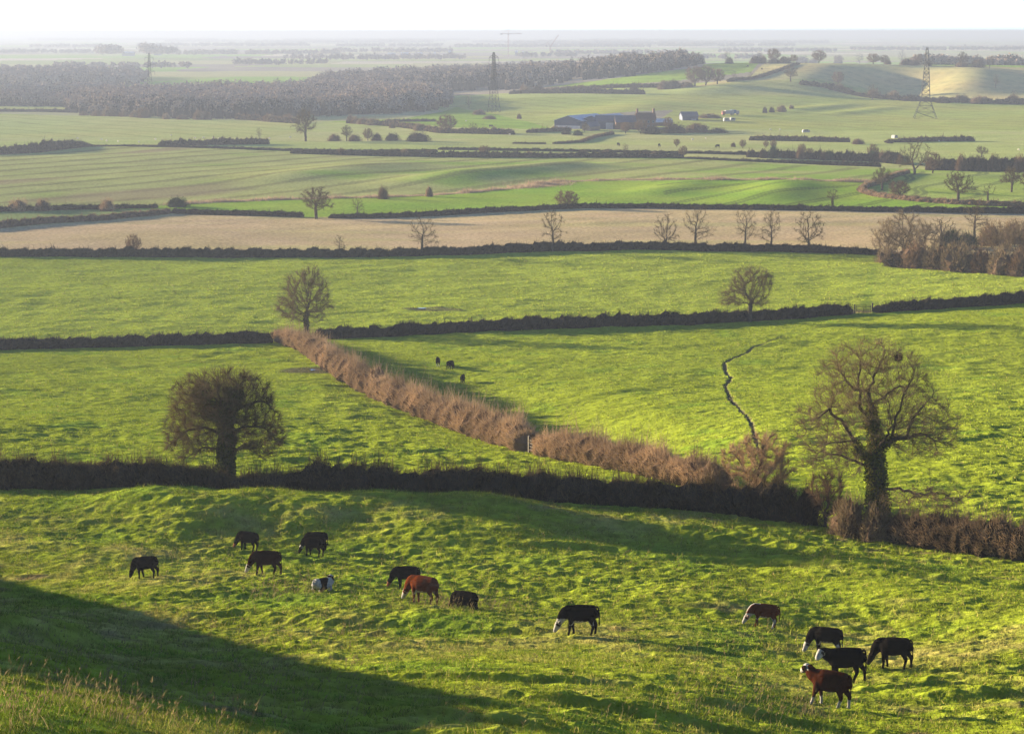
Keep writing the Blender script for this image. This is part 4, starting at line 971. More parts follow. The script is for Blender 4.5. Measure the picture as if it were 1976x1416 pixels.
def place_trees():
    G3 = 'bare trees in the hedge below the tan field'
    tree(258, 492, 450, 'dome', 0, 'small bushy tree alone in the hedge at the left of the tan field', G3, wide=0.75)
    tree(655, 492, 451, 'ash', 1, 'small faint sapling in the hedge below the tan field', G3, wide=0.9)
    tree(815, 493, 413, 'ash', 2, 'bare tree with sideways branches in the middle of the tan field hedge', G3, wide=1.15)
    tree(1066, 487, 403, 'ash', 0, 'tall bare tree with a leaning forked trunk at the centre of the tan field hedge', G3, wide=0.95)
    tree(1284, 484, 412, 'multi', 0, 'first bare tree of the five spaced along the right half of the tan field hedge', G3, wide=0.95)
    tree(1342, 484, 392, 'ash', 1, 'second of the five spaced bare trees, tall with a straight trunk', G3, wide=0.95)
    tree(1438, 485, 391, 'ash', 2, 'third of the five spaced bare trees, slim with a straight trunk', G3, wide=0.75)
    tree(1488, 486, 399, 'ash', 3, 'fourth of the five spaced bare trees, close beside the slim one', G3, wide=0.85)
    tree(1560, 487, 401, 'multi', 1, 'last of the five spaced bare trees, forked low into a fan', G3, wide=1.0)
    tree(610, 422, 357, 'oak', 0, 'round headed dark oak standing in a gap of the hedge above the tan field', wide=1.15, name='oak_tree')
    tree(690, 419, 377, 'ash', 2, 'small bare tree just right of the round headed oak', wide=0.9)
    tree(1094, 404, 367, 'dome', 1, 'low domed brown tree on the hedge behind the tan field', wide=1.35)
    tree(1606, 405, 360, 'ivytree', 0, 'small tree with ivy on its trunk in the hedge behind the tan field', wide=0.95)
    tree(1880, 466, 378, 'ash', 1, 'tall bare tree with a thin straight trunk among the right hand scrub', wide=1.0)
    tree(1742, 500, 403, 'scrub', 2, 'large bushy bare tree at the right end of the tan field', wide=1.25)
    tree(1712, 500, 420, 'scrub', 1, 'tan scrub tree at the very end of the tan field hedge', wide=1.0)
    tree(1782, 506, 424, 'scrub', 0, 'tan scrub tree between the large bushy tree and the broken topped one', wide=1.2)
    tree(1846, 505, 440, 'scrub', 2, 'low tan scrub tree right of the broken topped tree', rz=1.0, wide=1.3)
    tree(1925, 500, 425, 'scrub', 1, 'tan scrub tree right of the thin straight tree', rz=2.0, wide=1.3)
    tree(1968, 505, 418, 'scrub', 0, 'tan scrub tree at the right edge of the thicket', rz=3.0, wide=1.2)
    tree(1815, 485, 408, 'stag', 0, 'broken topped tree with heavy pale limbs in the right hand scrub', wide=0.95)
    tree(1702, 368, 322, 'oak', 1, 'dark oak on the bend of the curved reddish hedge', wide=1.1, name='oak_tree')
    tree(1848, 391, 328, 'oak', 2, 'wide oak with a long drooping left limb in the field of scattered oaks', wide=1.05, name='oak_tree')
    tree(1906, 389, 348, 'stag', 1, 'small stunted tree with a thick trunk right of the wide oak', wide=0.9)
    tree(1952, 372, 320, 'oak', 0, 'oak near the right edge in the field of scattered oaks', rz=2.0, wide=0.95, name='oak_tree')
    tree(1984, 376, 326, 'oak', 1, 'oak cut off by the right edge of the view', rz=1.0, wide=1.0, name='oak_tree')
    tree(1735, 384, 345, 'dome', 2, 'pale round bush like tree inside the curved reddish hedge', wide=1.1)
    tree(1765, 336, 266, 'multi', 0, 'large brown many stemmed tree at the end of the thick dark hedge', rz=4.0, wide=1.25)
    tree(1800, 334, 292, 'dome', 0, 'reddish domed tree behind the large brown tree', wide=0.9)
    tree(1894, 305, 282, 'oak', 2, 'small dark oak standing behind the thick dark hedge', rz=3.0, wide=1.3, name='oak_tree')
    tree(590, 273, 209, 'oak', 1, 'lone tall oak in the pale field below the wood', rz=2.5, wide=0.85, name='oak_tree')
    tree(500, 270, 246, 'ash', 0, 'little bare tree left of the lone tall oak', wide=0.9)
    tree(669, 272, 240, 'oak', 0, 'small bare tree right of the lone tall oak', rz=1.2, wide=0.8)
    tree(710, 272, 246, 'dome', 1, 'small brown tree between the round bushes and the lone oak', wide=0.8)
    tree(862, 256, 220, 'dome', 0, 'bushy brown tree in the scrubby hedge left of the farm', rz=0.5, wide=1.15)
    tree(912, 260, 236, 'multi', 1, 'pale bushy tree right of the brown one in the scrubby hedge', wide=1.2)
    tree(905, 208, 182, 'multi', 2, 'pointed pale tree on the boundary below the middle pylon', wide=0.7, ymin=1200)
    tree(1128, 256, 236, 'multi', 0, 'small bare tree in front of the long farm sheds', wide=0.9)
    tree(1207, 258, 234, 'dome', 1, 'left of the two bushy trees in front of the farmhouse', rz=1.0, wide=0.95)
    tree(1236, 258, 230, 'dome', 2, 'right of the two bushy trees in front of the farmhouse', rz=2.0, wide=0.95)
    tree(1289, 250, 226, 'dome', 0, 'brown tree by the gable end of the farmhouse', rz=4.0, wide=0.8)
    tree(1306, 284, 267, 'dome', 2, 'small round tree alone in the field below the farm', rz=3.0, wide=0.8)
    tree(1433, 287, 269, 'dome', 1, 'round dark tree beside the white specks right of the farm', rz=5.0, wide=0.8)
    tree(1478, 287, 270, 'dome', 0, 'left of a pair of little trees in the field right of the farm', rz=2.2, wide=0.7)
    tree(1492, 287, 269, 'dome', 2, 'right of a pair of little trees in the field right of the farm', rz=1.2, wide=0.8)
    tree(1547, 303, 277, 'dome', 1, 'upright dark tree in the bushy hedge, left one', rz=0.3, wide=0.7)
    tree(1562, 306, 284, 'dome', 2, 'shorter dark tree touching the upright one in the bushy hedge', rz=1.3, wide=0.8)
    tree(1684, 308, 277, 'dome', 0, 'reddish rounded tree in the bushy hedge near the large brown tree', rz=2.3, wide=0.75)
    tree(1318, 306, 282, 'dome', 1, 'dark double tree at the end of the hedge below the farm', rz=0.9, wide=0.85)
    tree(1207, 296, 276, 'multi', 1, 'little bare tree behind the hedge below the farm', rz=0.9, wide=0.9)
    tree(935, 302, 279, 'dome', 2, 'brown rounded tree rising from the hedge below the farm', rz=4.1, wide=1.1)
    # hillside and hilltop
    GH = 'trees on the hill to the right'
    for px, py, top, kd, sd, wd, lab in (
        (1525, 172, 140, 'oak', 0, 1.05, 'lone oak on the sunlit slope below the hilltop'),
        (1617, 170, 143, 'dome', 1, 0.95, 'brown tree on the shaded hillside'),
        (1683, 193, 163, 'multi', 2, 1.2, 'broad bushy tree at the foot of the shaded hillside'),
        (1726, 182, 165, 'dome', 0, 0.9, 'little reddish tree low on the shaded hillside'),
        (1341, 172, 131, 'dome', 2, 1.0, 'left tree of the clump on the slope beside the second wood'),
        (1362, 172, 134, 'dome', 0, 1.0, 'middle tree of the clump on the slope beside the second wood'),
        (1384, 172, 140, 'dome', 1, 1.0, 'right tree of the clump on the slope beside the second wood'),
        (1416, 169, 148, 'ash', 1, 0.9, 'small tree right of the clump beside the second wood'),
        (1448, 170, 152, 'ash', 0, 0.9, 'tiny bare tree between the clump and the lone slope oak'),
        (1493, 123, 93, 'dome', 2, 0.9, 'tallest rounded tree on the hilltop, at its left end'),
        (1466, 123, 99, 'ash', 2, 0.8, 'slim tree left of the tallest hilltop tree'),
        (1403, 124, 100, 'ash', 0, 0.8, 'faint slim tree on the skyline at the left of the hill'),
        (1532, 123, 106, 'dome', 1, 1.0, 'low tree next to the tallest hilltop tree'),
        (1580, 124, 98, 'dome', 0, 1.1, 'wide rounded hilltop tree in the middle of the crest'),
        (1618, 124, 106, 'dome', 2, 1.1, 'smaller hilltop tree right of the wide rounded one'),
        (1658, 124, 102, 'multi', 1, 1.1, 'bare hilltop tree above the shaded slope'),
        (1685, 126, 104, 'dome', 1, 1.2, 'dark bushy hilltop clump tree left of the flared pylon'),
        (1706, 126, 107, 'dome', 0, 1.1, 'bushy tree next to the dark hilltop clump'),
        (1740, 124, 98, 'multi', 0, 0.8, 'tree just left of the flared pylon on the crest'),
        (1772, 126, 103, 'dome', 2, 0.8, 'brown tree behind the flared pylon'),
        (1857, 134, 103, 'oak', 1, 0.9, 'bare oak right of the flared pylon on the crest'),
        (1909, 138, 112, 'ash', 2, 0.9, 'bare tree near the right edge of the crest'),
        (1921, 180, 152, 'ash', 1, 0.9, 'bare tree on the ploughed slope at the right'),
        (1957, 197, 172, 'multi', 2, 0.9, 'bare tree low on the slope at the right edge')):
        tree(px, py, top, kd, sd, lab, GH, wide=wd, ymin=1300)

def place_bushes():
    bush(343, 400, 380, 42, 'green', 0, 'dark mound shaped evergreen bush at the start of the dry bank', name='evergreen_bush')
    bush(739, 384, 358, 22, 'brown', 1, 'upright dark bush on the dry bank')
    bush(828, 379, 358, 16, 'pale', 2, 'faint pale bush on the dry bank, right of the upright dark one')
    for px, top, w, lab in ((36, 384, 44, 'wide pale bush on the left corner hedge, leftmost of three'), (82, 384, 34, 'pale bush in the middle of three on the left corner hedge'), (207, 383, 30, 'pale bush on the left corner hedge, nearest the evergreen mound')):
        bush(px, 408, top, w, 'pale', px, lab)
    G = 'round bushes beside the lone tall oak'
    for px, py, top, w, kd, lab in ((645, 272, 258, 26, 'brown', 'bush nearest the lone tall oak'), (684, 273, 259, 26, 'brown', 'second bush right of the lone tall oak'), (727, 272, 257, 22, 'dark', 'round dark bush, smaller of the pair right of the lone oak'), (757, 272, 257, 28, 'dark', 'round dark bush, larger of the pair right of the lone oak'), (806, 274, 255, 46, 'dark', 'wide dark bush at the right end of the round bushes')):
        bush(px, py, top, w, kd, px, lab, G)
    bush(1072, 838, 803, 62, 'dark', 3, 'dark shaded bush behind the field gate', name='bush')
    bush(1640, 1040, 952, 84, 'olive', 5, 'olive brown scrub bush at the foot of the big oak, left side')
    bush(1690, 1046, 972, 76, 'olive', 6, 'low olive scrub bush in front of the big oak trunk')
    bush(1558, 1012, 930, 60, 'dark', 7, 'dark bush ending the tall hedge before the rounded pale bush')
    GS = 'scrub bushes at the right end of the pastures'
    sc = [(1712, 505, 470, 44, 'olive'), (1735, 514, 480, 64, 'dark'), (1768, 516, 466, 74, 'brown'), (1812, 519, 470, 70, 'olive'), (1850, 523, 466, 72, 'olive'), (1893, 525, 474, 68, 'brown'), (1935, 528, 474, 76, 'olive'), (1975, 531, 478, 66, 'brown')]
    nm = ['grey', 'dark', 'tall rusty', 'olive', 'upright brown', 'pale', 'wide rusty', 'edge']
    wh = ['first', 'second', 'third', 'fourth', 'fifth', 'sixth', 'seventh', 'eighth']
    for i, (px, py, top, w, kd) in enumerate(sc):
        bush(px, py, top, w, kd, i, '%s scrub bush, %s from the left along the front of the right hand thicket' % (nm[i], wh[i]), GS)
    sc = [(1835, 480, 440, 44, 'green'), (1868, 478, 448, 46, 'green'), (1912, 474, 430, 54, 'brown'), (1955, 470, 425, 56, 'red'), (1985, 490, 440, 40, 'brown')]
    nm = ['dark green bush left of the thin straight tree', 'dark green bush at the foot of the thin straight tree', 'brown bush right of the thin straight tree', 'reddish bush at the right edge above the shaded grass', 'brown bush cut by the right edge']
    for i, (px, py, top, w, kd) in enumerate(sc): bush(px, py, top, w, kd, i + 20, nm[i], GS)
    GF = 'bushes around the farm'
    for px, py, top, w, kd, lab in ((1092, 260, 250, 18, 'dark', 'small bush left of the hut'), (1115, 262, 250, 20, 'green', 'green bush in front of the hut'), (1258, 258, 242, 40, 'dark', 'dark shrub under the farmhouse windows'), (1300, 257, 238, 50, 'dark', 'dark shrub mass right of the farmhouse'), (1345, 256, 238, 52, 'brown', 'brown shrub mass below the blue roofed barn'), (1385, 257, 246, 36, 'dark', 'low dark shrub at the right end of the farm'), (1370, 229, 220, 44, 'brown', 'brown shrub behind the blue roofed barn'), (1180, 244, 232, 20, 'brown', 'shrub between the dark barn and the farmhouse')):
        bush(px, py, top, w, kd, px, lab, GF)
    GR = 'field bushes right of the farm'
    for px, py, top, w, kd, lab in ((1476, 219, 207, 10, 'dark', 'tiny dark bush at the left of the hedge remnant above the farm'), (1489, 218, 207, 12, 'dark', 'second dark bush of the hedge remnant above the farm'), (1508, 217, 204, 20, 'brown', 'largest bush of the hedge remnant above the farm'), (1527, 213, 206, 10, 'brown', 'last bush of the hedge remnant above the farm'), (1656, 279, 268, 24, 'brown', 'brown bush between the two straight hedges'), (1717, 278, 269, 14, 'dark', 'dark bush at the start of the hedge below the flared pylon'), (1415, 284, 275, 10, 'brown', 'tiny bush left of the round dark tree'), (925, 222, 212, 26, 'brown', 'brown bush left of the middle pylon foot'), (945, 230, 222, 26, 'brown', 'brown bush below the middle pylon foot'), (1002, 230, 220, 10, 'brown', 'tiny bush right of the middle pylon'), (1755, 195, 182, 28, 'dark', 'dark bush left of the flared pylon waist'), (1820, 199, 187, 30, 'dark', 'dark bush right of the flared pylon waist'), (1890, 200, 186, 40, 'brown', 'brown bushes at the right of the hollow'), (1972, 200, 188, 16, 'green', 'round green bush at the right edge of the hollow')):
        bush(px, py, top, w, kd, px, lab, GR)

def place_hedgerow_bushes():
    """the small bushes and stunted trees that break up the far hedges"""
    rng = np.random.default_rng(314)
    rows = [('small bush in the hedge below the farm', 'bushes along the hedge below the farm', [(560, 297), (780, 301), (930, 304), (1060, 305), (1320, 306)], 16, (9, 17), (12, 24), ('brown', 'dark', 'dark', 'red')),
            ('dark bush in the bushy hedge right of centre', 'bushes along the bushy hedge right of centre', [(1440, 305), (1560, 308), (1690, 311), (1750, 317)], 14, (16, 27), (16, 30), ('dark', 'green', 'brown')),
            ('small bush along the lower edge of the first wood', 'bushes along the edge of the first wood', [(150, 222), (330, 230), (470, 233), (600, 237)], 18, (8, 20), (14, 30), ('brown', 'olive', 'brown')),
            ('small bush in the scrubby hedge above the lone oak', 'bushes in the scrubby hedge above the lone oak', [(675, 238), (850, 257), (990, 261)], 9, (9, 18), (12, 26), ('brown', 'olive')),
            ('bush in the shaded hollow below the hill', 'bushes in the hollow below the hill', [(1560, 179), (1660, 188), (1800, 197), (1976, 201)], 14, (9, 18), (14, 30), ('dark', 'brown', 'olive')),
            ('bush on the thick dark hedge at the right', 'bushes on top of the thick dark hedge', [(1800, 329), (1976, 332)], 7, (26, 36), (18, 34), ('brown', 'dark')),
            ('scrub bush in the dip behind the farm crest', 'bushes in the dip behind the farm crest', [(985, 181), (1160, 179), (1330, 172)], 14, (9, 18), (14, 32), ('brown', 'olive', 'dark')),
            ('hilltop bush on the skyline', 'bushes along the hilltop skyline', [(1400, 124), (1550, 123), (1720, 125), (1900, 134)], 16, (8, 17), (12, 30), ('dark', 'brown'))]
    for lab, grp, pts, n, hr, wr, kinds in rows:
        xs = np.sort(rng.uniform(pts[0][0], pts[-1][0], n)); ys = np.interp(xs, [p[0] for p in pts], [p[1] for p in pts])
        for i, (px, py) in enumerate(zip(xs, ys)):
            bush(float(px), float(py), float(py) - rng.uniform(*hr), rng.uniform(*wr), kinds[i % len(kinds)], i * 3 + n, lab, grp, ymin=650)

# ------------------------------------------------------------------ woods that read as one mass
def woodland(label, poly, n, hm, seed, ncards=120, warm=0.35, cs=0.7, name='woodland', core=True):
    rng = np.random.default_rng(seed)
    poly = np.array(poly); lo, hi = poly.min(0), poly.max(0)
    pts = []
    while len(pts) < n:
        q = rng.uniform(lo, hi, (n * 2, 2)); q = q[in_poly(q[:, 0], q[:, 1], poly)]; pts.extend(q[:n - len(pts)])
    pts = np.array(pts); z = hz(pts[:, 0], pts[:, 1])
    h = hm * rng.uniform(0.85, 1.1, n) * (1 + 0.18 * gnoise(pts[:, 0] / 60, pts[:, 1] / 60, seed)) * (0.62 + 0.38 * smooth(0, 22, seg_dist(pts[:, 0], pts[:, 1], np.vstack([poly, poly[:1]]))[0]) if hm > 9 and core else 1); r = h * rng.uniform(0.24, 0.38, n)
    Vs, Qs, Ms = [], [], []; nv = 0
    # crowns: leafless twig masses of small faces around each tree's own centre
    i = np.repeat(np.arange(n), ncards); m = len(i)
    d = rng.normal(size=(m, 3)); d /= np.linalg.norm(d, axis=1)[:, None]; d[:, 2] = np.where(d[:, 2] < -0.35, -d[:, 2], d[:, 2])
    q = rng.random(m) ** 0.4 * (1 + 0.25 * np.sin(4 * np.arctan2(d[:, 1], d[:, 0]) + i))
    B = np.column_stack([pts[i, 0] + d[:, 0] * q * r[i], pts[i, 1] + d[:, 1] * q * r[i], z[i] + h[i] * 0.55 + d[:, 2] * q * h[i] * 0.43])
    V, Q = leafcards(rng, B, cs); Vs.append(V); Qs.append(Q); kind = (gnoise(pts[:, 0] / 45, pts[:, 1] / 45, seed + 3) + rng.normal(0, 0.25, n) > 0.45 - warm).astype(int); Ms.append(kind[i]); nv += len(V)
    # an inner lump so that the wood is not a sieve, coloured dark as the shade inside it
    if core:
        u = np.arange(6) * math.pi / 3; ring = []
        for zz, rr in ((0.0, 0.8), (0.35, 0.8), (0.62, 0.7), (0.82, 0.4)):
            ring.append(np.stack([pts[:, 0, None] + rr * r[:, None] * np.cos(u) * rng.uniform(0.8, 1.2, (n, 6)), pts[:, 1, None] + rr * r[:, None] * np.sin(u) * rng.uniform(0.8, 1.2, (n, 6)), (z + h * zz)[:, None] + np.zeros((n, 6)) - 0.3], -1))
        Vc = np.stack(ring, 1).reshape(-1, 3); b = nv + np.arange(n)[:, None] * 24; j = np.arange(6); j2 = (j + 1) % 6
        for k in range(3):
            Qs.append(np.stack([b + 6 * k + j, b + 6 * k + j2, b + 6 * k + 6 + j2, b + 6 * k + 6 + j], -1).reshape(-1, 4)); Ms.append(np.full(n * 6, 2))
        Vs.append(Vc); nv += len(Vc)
    V = np.vstack(Vs); c = np.array([pts[:, 0].mean(), pts[:, 1].mean(), z.min()])
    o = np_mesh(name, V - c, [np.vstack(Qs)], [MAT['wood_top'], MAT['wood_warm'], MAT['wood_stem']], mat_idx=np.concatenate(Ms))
    o.location = (c[0], c[1], c[2] + CZ); tag(o, label, 'wood', kind='stuff')
    return o

def cY(px, Y): return ((px - W / 2) / 3925.0 * Y, Y)

def place_woods():
    f = [tuple(unproj(*p)) for p in ((118, 207), (150, 222), (240, 226), (330, 229), (400, 230), (470, 231), (560, 229), (640, 225), (720, 222), (800, 217), (872, 206))]
    woodland('leafless brown wood across the left middle distance', f + [cY(872, 1500), cY(860, 1640), cY(700, 1800), cY(480, 1760), cY(330, 1690), cY(200, 1600), cY(118, 1560)], 1500, 13.0, 61)
    f = [tuple(unproj(*p, ymin=1400)) for p in ((600, 188), (840, 179), (960, 177), (1025, 169), (1120, 157), (1230, 146), (1352, 131))]
    woodland('second leafless wood rising behind the first toward the hill', f + [cY(1352, 2060), cY(1250, 2250), cY(1104, 2650), cY(950, 2550), cY(800, 2350), cY(600, 2050)], 1700, 14.0, 62, ncards=100, cs=0.85, warm=0.2)
    woodland('grey scrub wood at the left edge', [tuple(unproj(*p)) for p in ((-40, 206), (60, 206), (118, 207), (118, 197), (-40, 194))], 160, 10.0, 63)
    woodland('dark wood belt at the far left', [cY(-40, 1950), cY(280, 2000), cY(300, 2350), cY(-40, 2400)], 380, 13.0, 64, warm=-0.2, cs=1.3)
    woodland('thin wood line at the far left below the dark belt', [cY(-40, 1720), cY(230, 1760), cY(230, 1800), cY(-40, 1770)], 120, 9.0, 65, warm=0.0, cs=1.1)
    woodland('wood along the ridge at the right edge', [cY(1725, 1960), cY(1990, 1940), cY(2050, 1940), cY(2050, 2150), cY(1725, 2120)], 460, 12.5, 66, warm=0.2, cs=1.2)
    rng = np.random.default_rng(99); k = 0
    belts = [(205, 250, 3900, 24), (285, 352, 3800, 26), (352, 660, 4200, 13), (0, 200, 4600, 10), (120, 380, 2700, 11), (460, 640, 3000, 11), (560, 900, 3500, 12), (650, 880, 4700, 12), (1060, 1320, 4300, 12), (1320, 1460, 3600, 11), (1000, 1110, 3900, 11), (1380, 1600, 4800, 11), (1620, 1980, 5200, 12), (880, 1250, 6200, 12)]
    for t in range(16):
        Y = float(np.exp(rng.uniform(math.log(4800), math.log(13000)))); c = rng.uniform(-40, 2000); w = rng.uniform(120, 420)
        belts.append((c - w / 2, c + w / 2, Y, rng.uniform(10, 14)))
    for (x0, x1, Y, h) in belts:
        wm = (x1 - x0) / F * Y; dY = 40 + 0.006 * Y
        n = int(min(420, max(60, wm / 2.2)))
        woodland('distant tree belt fading into haze', [cY(x0, Y), cY(x1, Y * 1.01), cY(x1, Y * 1.01 + dY), cY(x0, Y + dY)], n, h, 200 + k, ncards=22, cs=1.2 + Y * 3e-4, core=False); k += 1
# ------------------------------------------------------------------ cattle
def coat_mat():
    m, nt, out = new_mat('coat')
    at = N(nt, 'ShaderNodeAttribute', attribute_name='Col')
    tc = N(nt, 'ShaderNodeTexCoord'); n = N(nt, 'ShaderNodeTexNoise', i_Scale=14.0, i_Detail=4.0); nt.links.new(tc.outputs['Object'], n.inputs['Vector'])
    mr = N(nt, 'ShaderNodeMapRange'); nt.links.new(n.outputs['Fac'], mr.inputs['Value'])
    for k, v in (('From Min', 0.3), ('From Max', 0.7), ('To Min', 0.7), ('To Max', 1.3)): mr.inputs[k].default_value = v
    vm = N(nt, 'ShaderNodeVectorMath', operation='SCALE'); nt.links.new(at.outputs['Color'], vm.inputs[0]); nt.links.new(mr.outputs[0], vm.inputs['Scale'])
    p = N(nt, 'ShaderNodeBsdfDiffuse', i_Roughness=0.4); nt.links.new(vm.outputs[0], p.inputs['Color'])
    b = N(nt, 'ShaderNodeBump', i_Strength=0.35, i_Distance=0.02); n2 = N(nt, 'ShaderNodeTexNoise', i_Scale=40.0); nt.links.new(tc.outputs['Object'], n2.inputs['Vector'])
    nt.links.new(n2.outputs['Fac'], b.inputs['Height']); nt.links.new(b.outputs['Normal'], p.inputs['Normal'])
    nt.links.new(p.outputs[0], out.inputs['Surface'])
    return m

def loft(path, sides=14):
    """closed loft through (centre, half width, half height) sections, the sections square to the path"""
    C_ = np.array([p[0] for p in path], float); A = np.array([p[1] for p in path]); B = np.array([p[2] for p in path])
    # add a few sections between so that the outline bends smoothly
    t = np.arange(len(path)); tt = np.linspace(0, len(path) - 1, (len(path) - 1) * 3 + 1)
    C_ = np.column_stack([_pchip(t, C_[:, i], tt) for i in range(3)]); A = _pchip(t, A, tt); B = _pchip(t, B, tt)
    T = np.gradient(C_, axis=0); T /= np.linalg.norm(T, axis=1)[:, None] + 1e-9
    side = np.array([0, 1.0, 0]); V = []
    for c, d, a, b in zip(C_, T, A, B):
        s = side - d * d.dot(side); s /= np.linalg.norm(s) + 1e-9; u = np.cross(d, s)
        ang = np.arange(sides) * 2 * math.pi / sides
        V.append(c + s * (a * np.cos(ang))[:, None] + u * (b * np.sin(ang))[:, None])
    n = len(V); V = np.vstack(V + [C_[:1], C_[-1:]])
    Q = [(i * sides + j, i * sides + (j + 1) % sides, (i + 1) * sides + (j + 1) % sides, (i + 1) * sides + j) for i in range(n - 1) for j in range(sides)]
    Tn = [(n * sides, (j + 1) % sides, j) for j in range(sides)] + [(n * sides + 1, (n - 1) * sides + j, (n - 1) * sides + (j + 1) % sides) for j in range(sides)]
    return V, np.array(Q), np.array(Tn)

def cow_parts(pose):
    """facing +X, hooves on z = 0, about 1.32 m at the shoulder"""
    L = []
    lie = pose.get('lying', False); dz = -0.50 if lie else 0.0
    L.append([((-0.85, 0, 1.08 + dz), .12, .17), ((-0.81, 0, 1.06 + dz), .21, .255), ((-0.66, 0, 1.03 + dz), .265, .305), ((-0.42, 0, .99 + dz), .275, .345), ((-0.1, 0, .955 + dz), .305, .385),
              ((.22, 0, .94 + dz), .305, .395), ((.48, 0, .955 + dz), .26, .375), ((.68, 0, 1.0 + dz), .20, .285), ((.82, 0, 1.03 + dz), .13, .19)])
    yaw = pose.get('yaw', 0.0)
    if pose['head'] == 'graze':
        poll = np.array([1.16, 0.0, 0.58]); muz = np.array([1.42, 0.0, 0.13]); mid = np.array([.98, 0, 0.84])
    elif pose['head'] == 'low':
        poll = np.array([1.34, 0.0, 0.90]); muz = np.array([1.58, 0.0, 0.50]); mid = np.array([1.05, 0, 1.02])
    else:
        poll = np.array([1.15, 0.0, 1.30 + dz]); muz = np.array([1.50, 0.0, 1.02 + dz]); mid = np.array([.94, 0, 1.15 + dz])
    def tw(p, f):
        v = p - np.array([.72, 0, 0]); a = yaw * f
        return np.array([.72 + v[0] * math.cos(a) - v[1] * math.sin(a), v[0] * math.sin(a) + v[1] * math.cos(a), p[2]])
    mid = tw(mid, .5); poll = tw(poll, .9); muz = tw(muz, 1.15)
    L.append([((.50, 0, 1.03 + dz), .18, .29), ((.74, 0, 1.05 + dz), .16, .265), (mid, .13, .225), (poll, .10, .15)])
    hd = muz - poll; hl = np.linalg.norm(hd); hd = hd / hl
    L.append([(poll - hd * .07, .07, .07), (poll, .12, .13), (poll + hd * .13, .125, .15), (poll + hd * .28, .100, .125), (poll + hd * .42, .085, .098), (poll + hd * (hl - .02), .088, .085), (poll + hd * (hl + .05), .04, .045)])
    s = np.cross(hd, np.array([0, 0, 1.0])); s /= np.linalg.norm(s) + 1e-9
    for k in (-1, 1):                                     # ears stand out sideways behind the poll
        e0 = poll + s * k * .08; e1 = poll + s * k * .17 - hd * .01; e2 = poll + s * k * .27 - np.array([0, 0, .03])
        L.append([(e0, .03, .03), (e1, .055, .045), (e2, .018, .018)])
    st = pose.get('step', [0, 0, 0, 0])                   # fore/aft swing of front-left, front-right, hind-left, hind-right
    if not lie:
        for i, k in enumerate((1, -1)):
            q = st[i]; up = pose.get('lift', [0, 0, 0, 0])[i]
            L.append([((.50, .13 * k, 1.0), .11, .17), ((.50 + q * .2, .155 * k, .72), .11, .145), ((.52 + q * .55, .15 * k, .42 + up * .5), .066, .074), ((.51 + q * .85, .15 * k, .2 + up), .050, .052), ((.51 + q, .15 * k, .10 + up), .05, .052), ((.53 + q * 1.03, .15 * k, .0 + up), .058, .062)])
        for i, k in enumerate((1, -1)):
            q = st[2 + i]
            L.append([((-.56, .13 * k, 1.05), .12, .22), ((-.52 + q * .2, .165 * k, .80), .12, .20), ((-.58 + q * .45, .165 * k, .60), .075, .115), ((-.70 + q * .7, .155 * k, .42), .062, .078), ((-.665 + q * .9, .15 * k, .22), .050, .054), ((-.65 + q, .15 * k, .10), .05, .052), ((-.62 + q * 1.02, .15 * k, .0), .058, .062)])
    else:
        for k in (1, -1):
            L.append([((.45, .18 * k, .42), .10, .12), ((.62, .24 * k, .16), .07, .08), ((.45, .26 * k, .06), .05, .05), ((.20, .25 * k, .05), .05, .05)])
            L.append([((-.55, .20 * k, .48), .14, .18), ((-.35, .30 * k, .24), .12, .14), ((-.62, .36 * k, .08), .06, .06), ((-.25, .40 * k, .06), .05, .05)])
    tl = pose.get('tail', 0.0)
    L.append([((-.78, 0, 1.28 + dz), .05, .05), ((-.90, 0, 1.16 + dz), .034, .034), ((-.93 - tl * .5, 0, .88 + dz), .026, .026), ((-.91 - tl, 0, .62 + dz), .03, .03), ((-.91 - tl, 0, .48 + dz * .6), .04, .04), ((-.91 - tl, 0, .38 + dz * .5), .012, .012)])
    # cattle are short coupled: less length, more depth
    L = [[(np.array([c[0] * .86, c[1] * 1.08, c[2] * 1.05]), a * 1.08, b * 1.08) for c, a, b in p] for p in L]
    poll = poll * np.array([.86, 1.08, 1.05]); hd = hd * hl * np.array([.86, 1.08, 1.05]); hl = np.linalg.norm(hd); hd = hd / hl
    return L, poll, hd, hl

